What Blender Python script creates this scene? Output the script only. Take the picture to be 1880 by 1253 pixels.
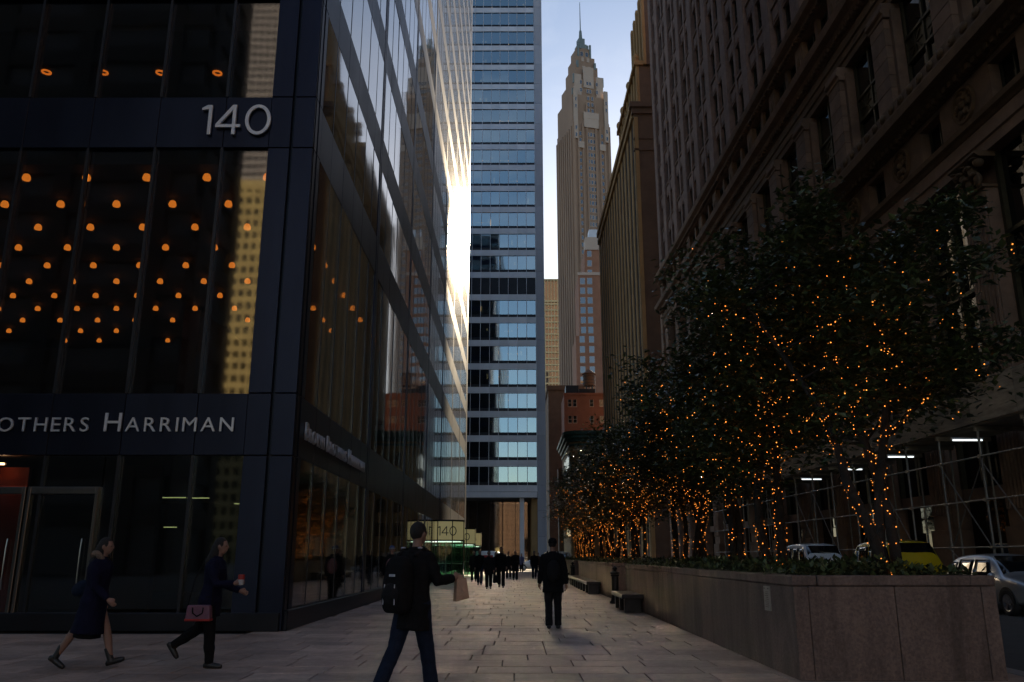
import bpy, bmesh, math, random
from mathutils import Vector, Matrix, Euler

rnd = random.Random(7)
R = math.radians
scene = bpy.context.scene
for o in list(bpy.data.objects):
    bpy.data.objects.remove(o)
COL = scene.collection

# ------------------------------------------------------------------ camera
cam_d = bpy.data.cameras.new('camera')
cam = bpy.data.objects.new('camera', cam_d)
COL.objects.link(cam)
cam_d.sensor_width = 36.0
cam_d.lens = 36.0 * 1530.0 / 1880.0
cam_d.clip_start = 0.1
cam_d.clip_end = 6000.0
cam.location = (0, 0, 1.45)
cam.rotation_euler = (R(90 + 14.49), 0, R(0.19))
scene.camera = cam

# ------------------------------------------------------------------ sky and sun
SUN_AZ = R(10.2)        # to the right of the street axis (+Y)
SUN_EL = R(21.2)
world = bpy.data.worlds.new('World')
scene.world = world
world.use_nodes = True
nt = world.node_tree
for n in list(nt.nodes):
    nt.nodes.remove(n)
sky = nt.nodes.new('ShaderNodeTexSky')
sky.sky_type = 'NISHITA'
sky.sun_disc = False
sky.sun_elevation = SUN_EL
sky.sun_rotation = SUN_AZ
sky.altitude = 0
sky.air_density = 1.0
sky.dust_density = 0.26
sky.ozone_density = 1.5
tc = nt.nodes.new('ShaderNodeTexCoord')
mp = nt.nodes.new('ShaderNodeMapping')
mp.inputs['Scale'].default_value = (1.0, 1.0, 2.6)
nz = nt.nodes.new('ShaderNodeTexNoise')
nz.inputs['Scale'].default_value = 3.2
nz.inputs['Detail'].default_value = 7
nz.inputs['Roughness'].default_value = 0.6
nz.inputs['Distortion'].default_value = 0.6
rp = nt.nodes.new('ShaderNodeValToRGB')
rp.color_ramp.elements[0].position = 0.47
rp.color_ramp.elements[0].color = (0, 0, 0, 1)
rp.color_ramp.elements[1].position = 0.78
rp.color_ramp.elements[1].color = (0.3, 0.3, 0.3, 1)
cl = nt.nodes.new('ShaderNodeMixRGB')
cl.blend_type = 'MIX'
cl.inputs['Color2'].default_value = (7.0, 7.3, 7.8, 1)
bg = nt.nodes.new('ShaderNodeBackground')
bg.inputs['Strength'].default_value = 0.07
wo = nt.nodes.new('ShaderNodeOutputWorld')
nt.links.new(tc.outputs['Generated'], mp.inputs['Vector'])
nt.links.new(mp.outputs['Vector'], nz.inputs['Vector'])
nt.links.new(nz.outputs['Fac'], rp.inputs['Fac'])
nt.links.new(rp.outputs['Color'], cl.inputs['Fac'])
nt.links.new(sky.outputs['Color'], cl.inputs['Color1'])
nt.links.new(cl.outputs['Color'], bg.inputs['Color'])
nt.links.new(bg.outputs['Background'], wo.inputs['Surface'])

sun_d = bpy.data.lights.new('sun', 'SUN')
sun_d.energy = 5.0
sun_d.angle = R(0.5)
sun_d.color = (1.0, 0.80, 0.54)
sun = bpy.data.objects.new('sun', sun_d)
COL.objects.link(sun)
sdir = Vector((math.sin(SUN_AZ) * math.cos(SUN_EL), math.cos(SUN_AZ) * math.cos(SUN_EL), math.sin(SUN_EL)))
sun.rotation_euler = sdir.to_track_quat('Z', 'Y').to_euler()
sun.location = (20, 60, 150)

# ------------------------------------------------------------------ exposure and renderer
vs = scene.view_settings
vs.view_transform = 'Standard'
vs.look = 'None'
vs.exposure = 1.08
vs.gamma = 1.0
vs.use_curve_mapping = False
scene.render.engine = 'CYCLES'
cy = scene.cycles
cy.use_denoising = True
cy.use_adaptive_sampling = True
cy.adaptive_threshold = 0.025
cy.max_bounces = 8
cy.diffuse_bounces = 4
cy.glossy_bounces = 5
cy.transmission_bounces = 6
cy.transparent_max_bounces = 16
cy.volume_bounces = 0
cy.caustics_reflective = True
cy.caustics_refractive = False
cy.blur_glossy = 0.05
cy.sample_clamp_indirect = 0.0

# ------------------------------------------------------------------ helpers
class MB:
    """collects shapes into one mesh"""
    def __init__(self):
        self.v = []
        self.f = []
        self.m = None

    def add(self, vs_, fs_):
        b = len(self.v)
        M = self.m
        if M is None:
            self.v.extend(tuple(p) for p in vs_)
        else:
            self.v.extend(tuple(M @ Vector(p)) for p in vs_)
        self.f.extend(tuple(b + i for i in f) for f in fs_)
        return self

    def box(self, x0, x1, y0, y1, z0, z1):
        if x0 > x1: x0, x1 = x1, x0
        if y0 > y1: y0, y1 = y1, y0
        if z0 > z1: z0, z1 = z1, z0
        return self.add([(x0, y0, z0), (x1, y0, z0), (x1, y1, z0), (x0, y1, z0),
                         (x0, y0, z1), (x1, y0, z1), (x1, y1, z1), (x0, y1, z1)],
                        [(0, 3, 2, 1), (4, 5, 6, 7), (0, 1, 5, 4), (1, 2, 6, 5), (2, 3, 7, 6), (3, 0, 4, 7)])

    def cbox(self, x0, x1, y0, y1, z0, z1, c=0.02):
        """box with chamfered top edge"""
        vs_ = [(x0, y0, z0), (x1, y0, z0), (x1, y1, z0), (x0, y1, z0),
               (x0, y0, z1 - c), (x1, y0, z1 - c), (x1, y1, z1 - c), (x0, y1, z1 - c),
               (x0 + c, y0 + c, z1), (x1 - c, y0 + c, z1), (x1 - c, y1 - c, z1), (x0 + c, y1 - c, z1)]
        fs_ = [(0, 3, 2, 1), (8, 9, 10, 11)]
        for a in range(4):
            b = (a + 1) % 4
            fs_ += [(a, b, 4 + b, 4 + a), (4 + a, 4 + b, 8 + b, 8 + a)]
        return self.add(vs_, fs_)

    def prism(self, poly, w0, w1, axes='xyz'):
        """polygon given in (u,v), extruded along w; axes names u,v,w"""
        idx = {'x': 0, 'y': 1, 'z': 2}
        iu, iv, iw = (idx[a] for a in axes)
        n = len(poly)
        vs_ = []
        for w in (w0, w1):
            for (u, v) in poly:
                p = [0, 0, 0]
                p[iu] = u; p[iv] = v; p[iw] = w
                vs_.append(tuple(p))
        fs_ = [tuple(range(n))[::-1], tuple(range(n, 2 * n))]
        for a in range(n):
            b = (a + 1) % n
            fs_.append((a, b, n + b, n + a))
        return self.add(vs_, fs_)

    def path(self, pts, rad, n=8, cap=True, squash=None):
        pts = [Vector(p) for p in pts]
        vs_ = []
        fs_ = []
        up = None
        for i, p in enumerate(pts):
            if i == 0: d = pts[1] - pts[0]
            elif i == len(pts) - 1: d = pts[-1] - pts[-2]
            else: d = (pts[i + 1] - pts[i]).normalized() + (pts[i] - pts[i - 1]).normalized()
            if d.length < 1e-9: d = Vector((0, 0, 1))
            d.normalize()
            if up is None:
                up = Vector((0, 0, 1)) if abs(d.z) < 0.9 else Vector((0, 1, 0))
            s = d.cross(up)
            if s.length < 1e-6:
                s = d.cross(Vector((1, 0, 0)))
            s.normalize()
            t = s.cross(d).normalized()
            up = t
            r = rad[i] if isinstance(rad, (list, tuple)) else rad
            for k in range(n):
                a = 2 * math.pi * k / n
                vs_.append(p + s * (math.cos(a) * r) + t * (math.sin(a) * r))
        for i in range(len(pts) - 1):
            for k in range(n):
                k2 = (k + 1) % n
                fs_.append((i * n + k, i * n + k2, (i + 1) * n + k2, (i + 1) * n + k))
        if cap:
            fs_.append(tuple(range(n))[::-1])
            fs_.append(tuple(range((len(pts) - 1) * n, len(pts) * n)))
        return self.add(vs_, fs_)

    def rings(self, rs, n=16, cap=True):
        """rings: (center, rx, ry) horizontal ellipses stacked"""
        vs_ = []
        fs_ = []
        for (c, rx, ry) in rs:
            for k in range(n):
                a = 2 * math.pi * k / n
                vs_.append((c[0] + rx * math.cos(a), c[1] + ry * math.sin(a), c[2]))
        for i in range(len(rs) - 1):
            for k in range(n):
                k2 = (k + 1) % n
                fs_.append((i * n + k, i * n + k2, (i + 1) * n + k2, (i + 1) * n + k))
        if cap:
            fs_.append(tuple(range(n))[::-1])
            fs_.append(tuple(range((len(rs) - 1) * n, len(rs) * n)))
        return self.add(vs_, fs_)

    def lathe(self, prof, n=20, c=(0, 0, 0)):
        return self.rings([((c[0], c[1], c[2] + z), r, r) for (r, z) in prof], n)

    def ell(self, c, rx, ry, rz, n=14, m=9, rot=None):
        vs_ = []
        fs_ = []
        c = Vector(c)
        for i in range(1, m):
            th = math.pi * i / m
            for k in range(n):
                a = 2 * math.pi * k / n
                p = Vector((rx * math.sin(th) * math.cos(a), ry * math.sin(th) * math.sin(a), -rz * math.cos(th)))
                if rot is not None: p = rot @ p
                vs_.append(c + p)
        b = Vector((0, 0, -rz)); t = Vector((0, 0, rz))
        if rot is not None:
            b = rot @ b; t = rot @ t
        vs_.append(c + b); vs_.append(c + t)
        nb = len(vs_) - 2
        for i in range(m - 2):
            for k in range(n):
                k2 = (k + 1) % n
                fs_.append((i * n + k, i * n + k2, (i + 1) * n + k2, (i + 1) * n + k))
        for k in range(n):
            k2 = (k + 1) % n
            fs_.append((nb, k2, k))
            fs_.append(((m - 2) * n + k, (m - 2) * n + k2, nb + 1))
        return self.add(vs_, fs_)

    def mesh(self, name, mat=None, smooth=False, bevel=0.0, seg=1):
        me = bpy.data.meshes.new(name)
        me.from_pydata(self.v, [], self.f)
        if bevel > 0:
            bm = bmesh.new()
            bm.from_mesh(me)
            es = [e for e in bm.edges if len(e.link_faces) == 2 and e.calc_face_angle(0) > 0.5]
            bmesh.ops.bevel(bm, geom=es, offset=bevel, segments=seg, profile=0.6, affect='EDGES', clamp_overlap=True)
            bm.to_mesh(me)
            bm.free()
        if mat is not None:
            me.materials.append(mat)
        if smooth:
            me.polygons.foreach_set('use_smooth', [True] * len(me.polygons))
            if smooth != 'all':
                me.set_sharp_from_angle(angle=R(40))
        me.update()
        return me

    def obj(self, name, mat, parent=None, loc=(0, 0, 0), rot=(0, 0, 0), smooth=False, bevel=0.0, seg=1):
        return place(name, self.mesh(name, mat, smooth, bevel, seg), parent, loc, rot)


def place(name, me, parent=None, loc=(0, 0, 0), rot=(0, 0, 0), scale=None):
    o = bpy.data.objects.new(name, me)
    COL.objects.link(o)
    o.parent = parent
    o.location = loc
    o.rotation_euler = rot
    if scale is not None:
        o.scale = scale
    return o


def tag(o, label=None, cat=None, group=None, kind=None):
    if label: o['label'] = label
    if cat: o['category'] = cat
    if group: o['group'] = group
    if kind: o['kind'] = kind
    return o


def thing(name, label, cat, loc=(0, 0, 0), rz=0.0, group=None):
    o = bpy.data.objects.new(name, None)
    o.empty_display_size = 0.3
    COL.objects.link(o)
    o.location = loc
    o.rotation_euler = (0, 0, rz)
    return tag(o, label, cat, group)


def copy_tree(o, parent=None):
    c = o.copy()
    COL.objects.link(c)
    c.parent = parent
    for ch in list(o.children):
        copy_tree(ch, c)
    return c


def box(x0, x1, y0, y1, z0, z1):
    return MB().box(x0, x1, y0, y1, z0, z1)


# ------------------------------------------------------------------ materials
def newmat(name):
    m = bpy.data.materials.new(name)
    m.use_nodes = True
    n = m.node_tree.nodes
    b = n['Principled BSDF']
    return m, m.node_tree, b


def surf(name, c1, c2=None, rough=0.6, metal=0.0, scale=3.0, bump=0.0, bscale=None, ior=1.5, vary=0.0,
         stretch=None, detail=6, rough2=None, coat=0.0, stain=0.0, sscale=0.35, sstretch=None, gum=False):
    """colour from world-space noise, per-object variation, fine relief"""
    m, t, b = newmat(name)
    b.inputs['Roughness'].default_value = rough
    b.inputs['Metallic'].default_value = metal
    b.inputs['IOR'].default_value = ior
    b.inputs['Coat Weight'].default_value = coat
    c2 = c2 or tuple(x * 0.7 for x in c1)
    geo = t.nodes.new('ShaderNodeNewGeometry')
    mpn = t.nodes.new('ShaderNodeMapping')
    if stretch: mpn.inputs['Scale'].default_value = stretch
    t.links.new(geo.outputs['Position'], mpn.inputs['Vector'])
    ns = t.nodes.new('ShaderNodeTexNoise')
    ns.inputs['Scale'].default_value = scale
    ns.inputs['Detail'].default_value = detail
    ns.inputs['Roughness'].default_value = 0.65
    t.links.new(mpn.outputs['Vector'], ns.inputs['Vector'])
    cr = t.nodes.new('ShaderNodeValToRGB')
    cr.color_ramp.elements[0].position = 0.3
    cr.color_ramp.elements[0].color = (*c2, 1)
    cr.color_ramp.elements[1].position = 0.7
    cr.color_ramp.elements[1].color = (*c1, 1)
    t.links.new(ns.outputs['Fac'], cr.inputs['Fac'])
    out = cr.outputs['Color']
    if vary > 0:
        oi = t.nodes.new('ShaderNodeObjectInfo')
        mr = t.nodes.new('ShaderNodeMapRange')
        mr.inputs['To Min'].default_value = 1 - vary
        mr.inputs['To Max'].default_value = 1 + vary
        t.links.new(oi.outputs['Random'], mr.inputs['Value'])
        hs = t.nodes.new('ShaderNodeHueSaturation')
        t.links.new(mr.outputs['Result'], hs.inputs['Value'])
        t.links.new(out, hs.inputs['Color'])
        out = hs.outputs['Color']
    if stain > 0:
        n2 = t.nodes.new('ShaderNodeTexNoise')
        n2.inputs['Scale'].default_value = sscale
        n2.inputs['Detail'].default_value = 8
        n2.inputs['Roughness'].default_value = 0.7
        n2.inputs['Distortion'].default_value = 0.8
        if sstretch:
            mp2 = t.nodes.new('ShaderNodeMapping')
            mp2.inputs['Scale'].default_value = sstretch
            t.links.new(geo.outputs['Position'], mp2.inputs['Vector'])
            t.links.new(mp2.outputs['Vector'], n2.inputs['Vector'])
        else:
            t.links.new(mpn.outputs['Vector'], n2.inputs['Vector'])
        m2 = t.nodes.new('ShaderNodeMapRange')
        m2.inputs['From Min'].default_value = 0.38
        m2.inputs['From Max'].default_value = 0.6
        m2.inputs['To Min'].default_value = 1.0 - stain
        m2.inputs['To Max'].default_value = 1.0
        t.links.new(n2.outputs['Fac'], m2.inputs['Value'])
        h2 = t.nodes.new('ShaderNodeHueSaturation')
        t.links.new(m2.outputs['Result'], h2.inputs['Value'])
        t.links.new(out, h2.inputs['Color'])
        out = h2.outputs['Color']
    if gum:          # trodden gum and drips
        vo = t.nodes.new('ShaderNodeTexVoronoi')
        vo.inputs['Scale'].default_value = 2.6
        t.links.new(geo.outputs['Position'], vo.inputs['Vector'])
        m3 = t.nodes.new('ShaderNodeMapRange')
        m3.inputs['From Min'].default_value = 0.045
        m3.inputs['From Max'].default_value = 0.075
        m3.inputs['To Min'].default_value = 0.45
        m3.inputs['To Max'].default_value = 1.0
        t.links.new(vo.outputs['Distance'], m3.inputs['Value'])
        h3 = t.nodes.new('ShaderNodeHueSaturation')
        t.links.new(m3.outputs['Result'], h3.inputs['Value'])
        t.links.new(out, h3.inputs['Color'])
        out = h3.outputs['Color']
    t.links.new(out, b.inputs['Base Color'])
    if rough2 is not None:
        mr2 = t.nodes.new('ShaderNodeMapRange')
        mr2.inputs['To Min'].default_value = rough
        mr2.inputs['To Max'].default_value = rough2
        t.links.new(ns.outputs['Fac'], mr2.inputs['Value'])
        t.links.new(mr2.outputs['Result'], b.inputs['Roughness'])
    if bump > 0:
        nb = t.nodes.new('ShaderNodeTexNoise')
        nb.inputs['Scale'].default_value = bscale or scale * 8
        nb.inputs['Detail'].default_value = 5
        t.links.new(geo.outputs['Position'], nb.inputs['Vector'])
        bp = t.nodes.new('ShaderNodeBump')
        bp.inputs['Strength'].default_value = bump
        bp.inputs['Distance'].default_value = 0.02
        t.links.new(nb.outputs['Fac'], bp.inputs['Height'])
        t.links.new(bp.outputs['Normal'], b.inputs['Normal'])
    return m


def wave_normal(t, scale, strength, dist=0.02):
    geo = t.nodes.new('ShaderNodeNewGeometry')
    nb = t.nodes.new('ShaderNodeTexNoise')
    nb.inputs['Scale'].default_value = scale
    nb.inputs['Detail'].default_value = 1.5
    t.links.new(geo.outputs['Position'], nb.inputs['Vector'])
    bp = t.nodes.new('ShaderNodeBump')
    bp.inputs['Strength'].default_value = strength
    bp.inputs['Distance'].default_value = dist
    t.links.new(nb.outputs['Fac'], bp.inputs['Height'])
    return bp.outputs['Normal']


def dark_glass(name, col=(0.008, 0.01, 0.013), ior=2.2, wave=0.25, wscale=0.7, rough=0.035):
    m, t, b = newmat(name)
    b.inputs['Base Color'].default_value = (*col, 1)
    b.inputs['Roughness'].default_value = rough
    b.inputs['IOR'].default_value = ior
    t.links.new(wave_normal(t, wscale, wave), b.inputs['Normal'])
    return m


def clear_glass(name, tint=(0.5, 0.5, 0.5), ior=1.75, wave=0.2, wscale=0.7, gl=(1, 1, 1)):
    """pane one can look through: a mirror layer by Fresnel over a tinted clear one"""
    m, t, b = newmat(name)
    t.nodes.remove(b)
    out = [n for n in t.nodes if n.type == 'OUTPUT_MATERIAL'][0]
    fr = t.nodes.new('ShaderNodeFresnel')
    gb = t.nodes.new('ShaderNodeNewGeometry')          # keep the same mirror strength on both faces of the pane
    mi = t.nodes.new('ShaderNodeMapRange')
    mi.inputs['To Min'].default_value = ior
    mi.inputs['To Max'].default_value = 1.0 / ior
    t.links.new(gb.outputs['Backfacing'], mi.inputs['Value'])
    t.links.new(mi.outputs['Result'], fr.inputs['IOR'])
    tr = t.nodes.new('ShaderNodeBsdfTransparent')
    tr.inputs['Color'].default_value = (*tint, 1)
    gs = t.nodes.new('ShaderNodeBsdfGlossy')
    gs.inputs['Roughness'].default_value = 0.035
    gs.inputs['Color'].default_value = (*gl, 1)
    nrm = wave_normal(t, wscale, wave)
    t.links.new(nrm, gs.inputs['Normal'])
    t.links.new(nrm, fr.inputs['Normal'])
    mx = t.nodes.new('ShaderNodeMixShader')
    t.links.new(fr.outputs['Fac'], mx.inputs['Fac'])
    t.links.new(tr.outputs['BSDF'], mx.inputs[1])
    t.links.new(gs.outputs['BSDF'], mx.inputs[2])
    t.links.new(mx.outputs['Shader'], out.inputs['Surface'])
    return m


def glow(name, col, strength, sample=True):
    m, t, b = newmat(name)
    b.inputs['Base Color'].default_value = (*[min(1, c) * 0.6 for c in col], 1)
    b.inputs['Emission Color'].default_value = (*col, 1)
    b.inputs['Emission Strength'].default_value = strength
    if not sample:
        m.cycles.emission_sampling = 'NONE'
    return m


M = {}
M['slab'] = surf('paving_granite', (0.52, 0.385, 0.315), (0.36, 0.262, 0.21), 0.62, scale=9, bump=0.3, bscale=90, vary=0.22, stain=0.35, sscale=0.8, gum=True)
M['joint'] = surf('paving_joint', (0.025, 0.022, 0.022), (0.015, 0.014, 0.014), 0.9, scale=6)
M['asphalt'] = surf('asphalt', (0.06, 0.058, 0.058), (0.035, 0.034, 0.035), 0.85, scale=2.0, bump=0.4, bscale=60)
M['kerb'] = surf('kerb_granite', (0.28, 0.27, 0.26), (0.2, 0.19, 0.185), 0.75, scale=5, bump=0.2)
M['walk'] = surf('concrete_walk', (0.27, 0.255, 0.24), (0.19, 0.18, 0.17), 0.85, scale=1.3, bump=0.15)
M['paint'] = surf('road_paint', (0.75, 0.74, 0.7), (0.5, 0.49, 0.46), 0.7, scale=8)
M['bronze'] = surf('dark_anodised_metal', (0.028, 0.034, 0.056), (0.019, 0.023, 0.04), 0.30, 0.9, scale=0.9, stretch=(1, 1, 0.25), rough2=0.42, vary=0.12)
M['bronze_dark'] = surf('black_metal', (0.02, 0.022, 0.028), (0.012, 0.013, 0.017), 0.38, 0.6, scale=1.2)
M['mull'] = surf('mullion_metal', (0.05, 0.05, 0.055), (0.035, 0.035, 0.04), 0.4, 0.9, scale=2)
M['glass_mirror'] = dark_glass('facade_glass', ior=3.2, wave=0.20, wscale=0.45)
def scatter_film(m, fac, rough):
    """a rough glossy layer that scatters low sun: thin dirt, boosted on far panes"""
    t = m.node_tree
    out = [n for n in t.nodes if n.type == 'OUTPUT_MATERIAL'][0]
    src = out.inputs['Surface'].links[0].from_socket
    gl = t.nodes.new('ShaderNodeBsdfGlossy')
    gl.inputs['Roughness'].default_value = rough
    gl.inputs['Color'].default_value = (0.9, 0.86, 0.8, 1)
    mx = t.nodes.new('ShaderNodeMixShader')
    mx.inputs['Fac'].default_value = fac
    t.links.new(src, mx.inputs[1])
    t.links.new(gl.outputs['BSDF'], mx.inputs[2])
    t.links.new(mx.outputs['Shader'], out.inputs['Surface'])
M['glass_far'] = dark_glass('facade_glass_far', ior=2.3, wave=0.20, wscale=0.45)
scatter_film(M['glass_far'], 0.38, 0.20)  # far panes: layer strengthened to throw reflected sun onto the plaza
scatter_film(M['glass_mirror'], 0.008, 0.32)
M['glass_lobby'] = clear_glass('lobby_glass', (0.62, 0.60, 0.56), 2.1, 0.12, 0.4)
scatter_film(M['glass_lobby'], 0.004, 0.36)
M['interior'] = surf('interior_dark', (0.03, 0.024, 0.02), (0.02, 0.016, 0.014), 0.8, scale=1)
M['interior_brown'] = surf('interior_wood', (0.09, 0.035, 0.02), (0.05, 0.02, 0.012), 0.6, scale=1.5, stretch=(1, 1, 0.1))
M['interior_red'] = surf('interior_red_wall', (0.42, 0.05, 0.015), (0.3, 0.035, 0.012), 0.7, scale=0.8)
M['letter'] = surf('brushed_steel_letters', (0.72, 0.72, 0.74), (0.6, 0.6, 0.62), 0.38, 0.55, scale=4)
M['steel'] = surf('stainless_steel', (0.26, 0.25, 0.24), (0.2, 0.195, 0.19), 0.28, 1.0, scale=3, stretch=(1, 1, 0.1))
M['lamp'] = glow('lamp_glass', (1.0, 0.28, 0.03), 0.75)
M['ring'] = glow('ring_lamp', (1.0, 0.25, 0.025), 0.7)
M['tube_warm'] = glow('warm_tube', (1.0, 0.62, 0.25), 0.8)
M['tube_white'] = glow('white_tube', (0.9, 1.0, 1.0), 0.8)
M['tube_green'] = glow('greenish_tube', (0.8, 1.0, 0.45), 0.4)
M['dull_dark'] = surf('dull_dark_window', (0.02, 0.016, 0.012), (0.014, 0.011, 0.009), 0.9, scale=1)
M['alu'] = surf('light_aluminium', (0.60, 0.61, 0.65), (0.50, 0.51, 0.55), 0.42, 0.3, scale=0.35, vary=0.08)
M['alu_col'] = surf('grey_column_cladding', (0.36, 0.37, 0.42), (0.29, 0.30, 0.34), 0.5, 0.3, scale=0.3, stretch=(1, 1, 0.3), vary=0.08)
M['glass_blue'] = clear_glass('tower_glass', (0.22, 0.26, 0.28), 4.0, 0.35, 0.30, gl=(0.82, 0.97, 1.0))
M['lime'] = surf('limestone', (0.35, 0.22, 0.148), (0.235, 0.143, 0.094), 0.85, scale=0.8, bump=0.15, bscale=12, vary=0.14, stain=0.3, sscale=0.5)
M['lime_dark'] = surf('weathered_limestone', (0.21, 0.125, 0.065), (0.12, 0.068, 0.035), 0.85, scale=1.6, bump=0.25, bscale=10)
M['brick_grey'] = surf('grey_brick', (0.37, 0.24, 0.19), (0.26, 0.165, 0.128), 0.9, scale=2.0, bump=0.2, bscale=20, vary=0.08, stain=0.25, sscale=0.3)
M['win_dark'] = dark_glass('window_glass', (0.004, 0.005, 0.006), 1.5, 0.2, 0.6, 0.03)
M['win_frame'] = surf('green_black_window_frame', (0.035, 0.035, 0.022), (0.022, 0.022, 0.014), 0.5, scale=4)
M['win_trim'] = surf('old_bronze_trim', (0.10, 0.085, 0.045), (0.06, 0.05, 0.028), 0.5, 0.4, scale=4)
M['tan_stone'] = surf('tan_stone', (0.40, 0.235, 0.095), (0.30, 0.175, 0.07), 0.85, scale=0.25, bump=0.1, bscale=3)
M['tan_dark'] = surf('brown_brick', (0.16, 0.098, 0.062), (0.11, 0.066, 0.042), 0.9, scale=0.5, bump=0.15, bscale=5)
M['pine_brick'] = surf('pale_brown_brick', (0.36, 0.245, 0.175), (0.27, 0.182, 0.13), 0.9, scale=0.08, stretch=(1, 1, 0.4))
M['pine_trim'] = surf('pale_stone_trim', (0.50, 0.40, 0.33), (0.42, 0.33, 0.27), 0.8, scale=0.1)
M['pine_cap'] = surf('verdigris_metal', (0.22, 0.26, 0.25), (0.15, 0.18, 0.18), 0.6, 0.3, scale=0.3)
M['far_win'] = dark_glass('far_window_glass', (0.01, 0.014, 0.02), 2.4, 0.0, 1.0, 0.05)
M['white_frame'] = surf('white_window_frame', (0.6, 0.6, 0.6), (0.5, 0.5, 0.5), 0.6, scale=1)
M['red_brick'] = surf('red_brick', (0.27, 0.115, 0.075), (0.19, 0.08, 0.052), 0.9, scale=0.4)
M['orange_brick'] = surf('orange_brick', (0.33, 0.165, 0.1), (0.25, 0.12, 0.075), 0.9, scale=0.3)
M['ochre'] = surf('ochre_stone', (0.4, 0.25, 0.105), (0.3, 0.18, 0.07), 0.85, scale=0.4)
M['copper'] = surf('green_copper', (0.05, 0.11, 0.075), (0.03, 0.07, 0.05), 0.6, scale=0.8)
M['lattice'] = surf('cream_lattice', (0.62, 0.52, 0.3), (0.5, 0.41, 0.22), 0.55, scale=0.2)
M['granite'] = surf('planter_granite', (0.25, 0.175, 0.14), (0.125, 0.085, 0.07), 0.7, scale=30, bump=0.25, bscale=70, vary=0.08, stain=0.5, sscale=1.6, sstretch=(1, 1, 0.22))
M['bench'] = surf('black_polished_stone', (0.02, 0.017, 0.016), (0.01, 0.009, 0.009), 0.3, scale=20)
M['iron'] = surf('black_cast_iron', (0.018, 0.018, 0.02), (0.01, 0.01, 0.012), 0.45, 0.3, scale=10)
M['soil'] = surf('soil', (0.04, 0.03, 0.02), (0.025, 0.018, 0.013), 0.95, scale=8)
M['plaque'] = surf('stone_plaque', (0.42, 0.36, 0.29), (0.34, 0.29, 0.23), 0.6, scale=12)
M['bark'] = surf('dark_bark', (0.045, 0.035, 0.028), (0.022, 0.018, 0.015), 0.9, scale=14, bump=0.6, bscale=40)
M['leaf'] = surf('evergreen_leaf', (0.075, 0.095, 0.03), (0.03, 0.045, 0.015), 0.33, scale=5, vary=0.1)
M['ivy'] = surf('juniper_leaf', (0.075, 0.095, 0.03), (0.035, 0.05, 0.016), 0.55, scale=4)
M['bulb'] = glow('orange_bulb', (1.0, 0.29, 0.04), 1.25, sample=False)
M['wire'] = surf('dark_wire', (0.012, 0.014, 0.01), (0.01, 0.01, 0.008), 0.6, scale=5)
M['ply'] = surf('weathered_plywood', (0.50, 0.42, 0.31), (0.25, 0.205, 0.15), 0.85, scale=2.2, stretch=(1, 0.5, 3.0), bump=0.1, vary=0.25, stain=0.35, sscale=0.7)
M['pipe'] = surf('galvanised_pipe', (0.30, 0.28, 0.25), (0.2, 0.19, 0.17), 0.5, 0.6, scale=6)

# ================================================================== GROUND
g = MB()
g.add([(-1500, -1500, -0.14), (1500, -1500, -0.14), (1500, 2500, -0.14), (-1500, 2500, -0.14)], [(0, 1, 2, 3)])
tag(g.obj('ground', M['asphalt']), kind='structure')

pav = MB()
pav.box(-70, 6.35, -30, 83.6, -0.3, -0.028)
pavement = tag(pav.obj('pavement', M['joint']), kind='structure')
# slabs in running bond, rows across the plaza
SL, SD = 0.98, 0.69
near = []
far = MB()
row = 0
y = 5.2
slab_me = {}
while y < 83.2:
    offx = rnd.choice([0.0, 0.33, 0.5, 0.66, 0.2, 0.8]) * SL
    ln = SL * rnd.choice([1.0, 1.0, 1.25, 0.85])
    x = -25.0 + offx if y > 9 else -14 + offx
    while x < 6.2:
        x1 = min(x + ln, 6.33)
        vis = abs(x + 0.5) < 0.66 * y + 0.5
        if vis and x1 - x > 0.1:
            near.append((x, x1, y, y + SD))
        x += ln
    y += SD
    row += 1
def slab_key(s):
    return (s[2] + 2 * max(0, -s[0] - 6) * 0.6)
near.sort(key=slab_key)
nrow = {}
for i, (x0, x1, y0, y1) in enumerate(near):
    if y1 > 17.3 and x1 < -4.5:      # the tower stands there
        continue
    c = 0.0065
    if i < 290:
        w = round(x1 - x0, 2)
        if w not in slab_me:
            slab_me[w] = MB().cbox(-w / 2 + c, w / 2 - c, -SD / 2 + c, SD / 2 - c, -0.03, 0.0, 0.004).mesh('slab', M['slab'])
        place('slab', slab_me[w], pavement, ((x0 + x1) / 2, (y0 + y1) / 2, rnd.uniform(-0.0015, 0.0015)),
              (rnd.uniform(-.0015, .0015), rnd.uniform(-.0015, .0015), 0))
    else:
        dz = rnd.uniform(-0.0015, 0.0015)
        far.add([(x0 + c, y0 + c, dz), (x1 - c, y0 + c, dz), (x1 - c, y1 - c, dz), (x0 + c, y1 - c, dz),
                 (x0 + c, y0 + c, -0.03), (x1 - c, y0 + c, -0.03), (x1 - c, y1 - c, -0.03), (x0 + c, y1 - c, -0.03)],
                [(0, 1, 2, 3), (4, 5, 1, 0), (5, 6, 2, 1), (6, 7, 3, 2), (7, 4, 0, 3)])
# per-island shade for the joined far slabs
def island_material(name, c1, c2, rough, scale, vary, bump=0.2):
    m = surf(name, c1, c2, rough, scale=scale, bump=bump, bscale=90, vary=vary, stain=0.35, sscale=0.8)
    t = m.node_tree
    oi = [n for n in t.nodes if n.type == 'OBJECT_INFO'][0]
    geo = t.nodes.new('ShaderNodeNewGeometry')
    for l in list(t.links):
        if l.from_node == oi:
            s = l.to_socket
            t.links.remove(l)
            t.links.new(geo.outputs['Random Per Island'], s)
    return m
M['slab_far'] = island_material('paving_granite_far', (0.52, 0.385, 0.315), (0.36, 0.262, 0.21), 0.62, 9, 0.2)
tag(far.obj('slab_field', M['slab_far'], pavement), kind='stuff')
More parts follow.
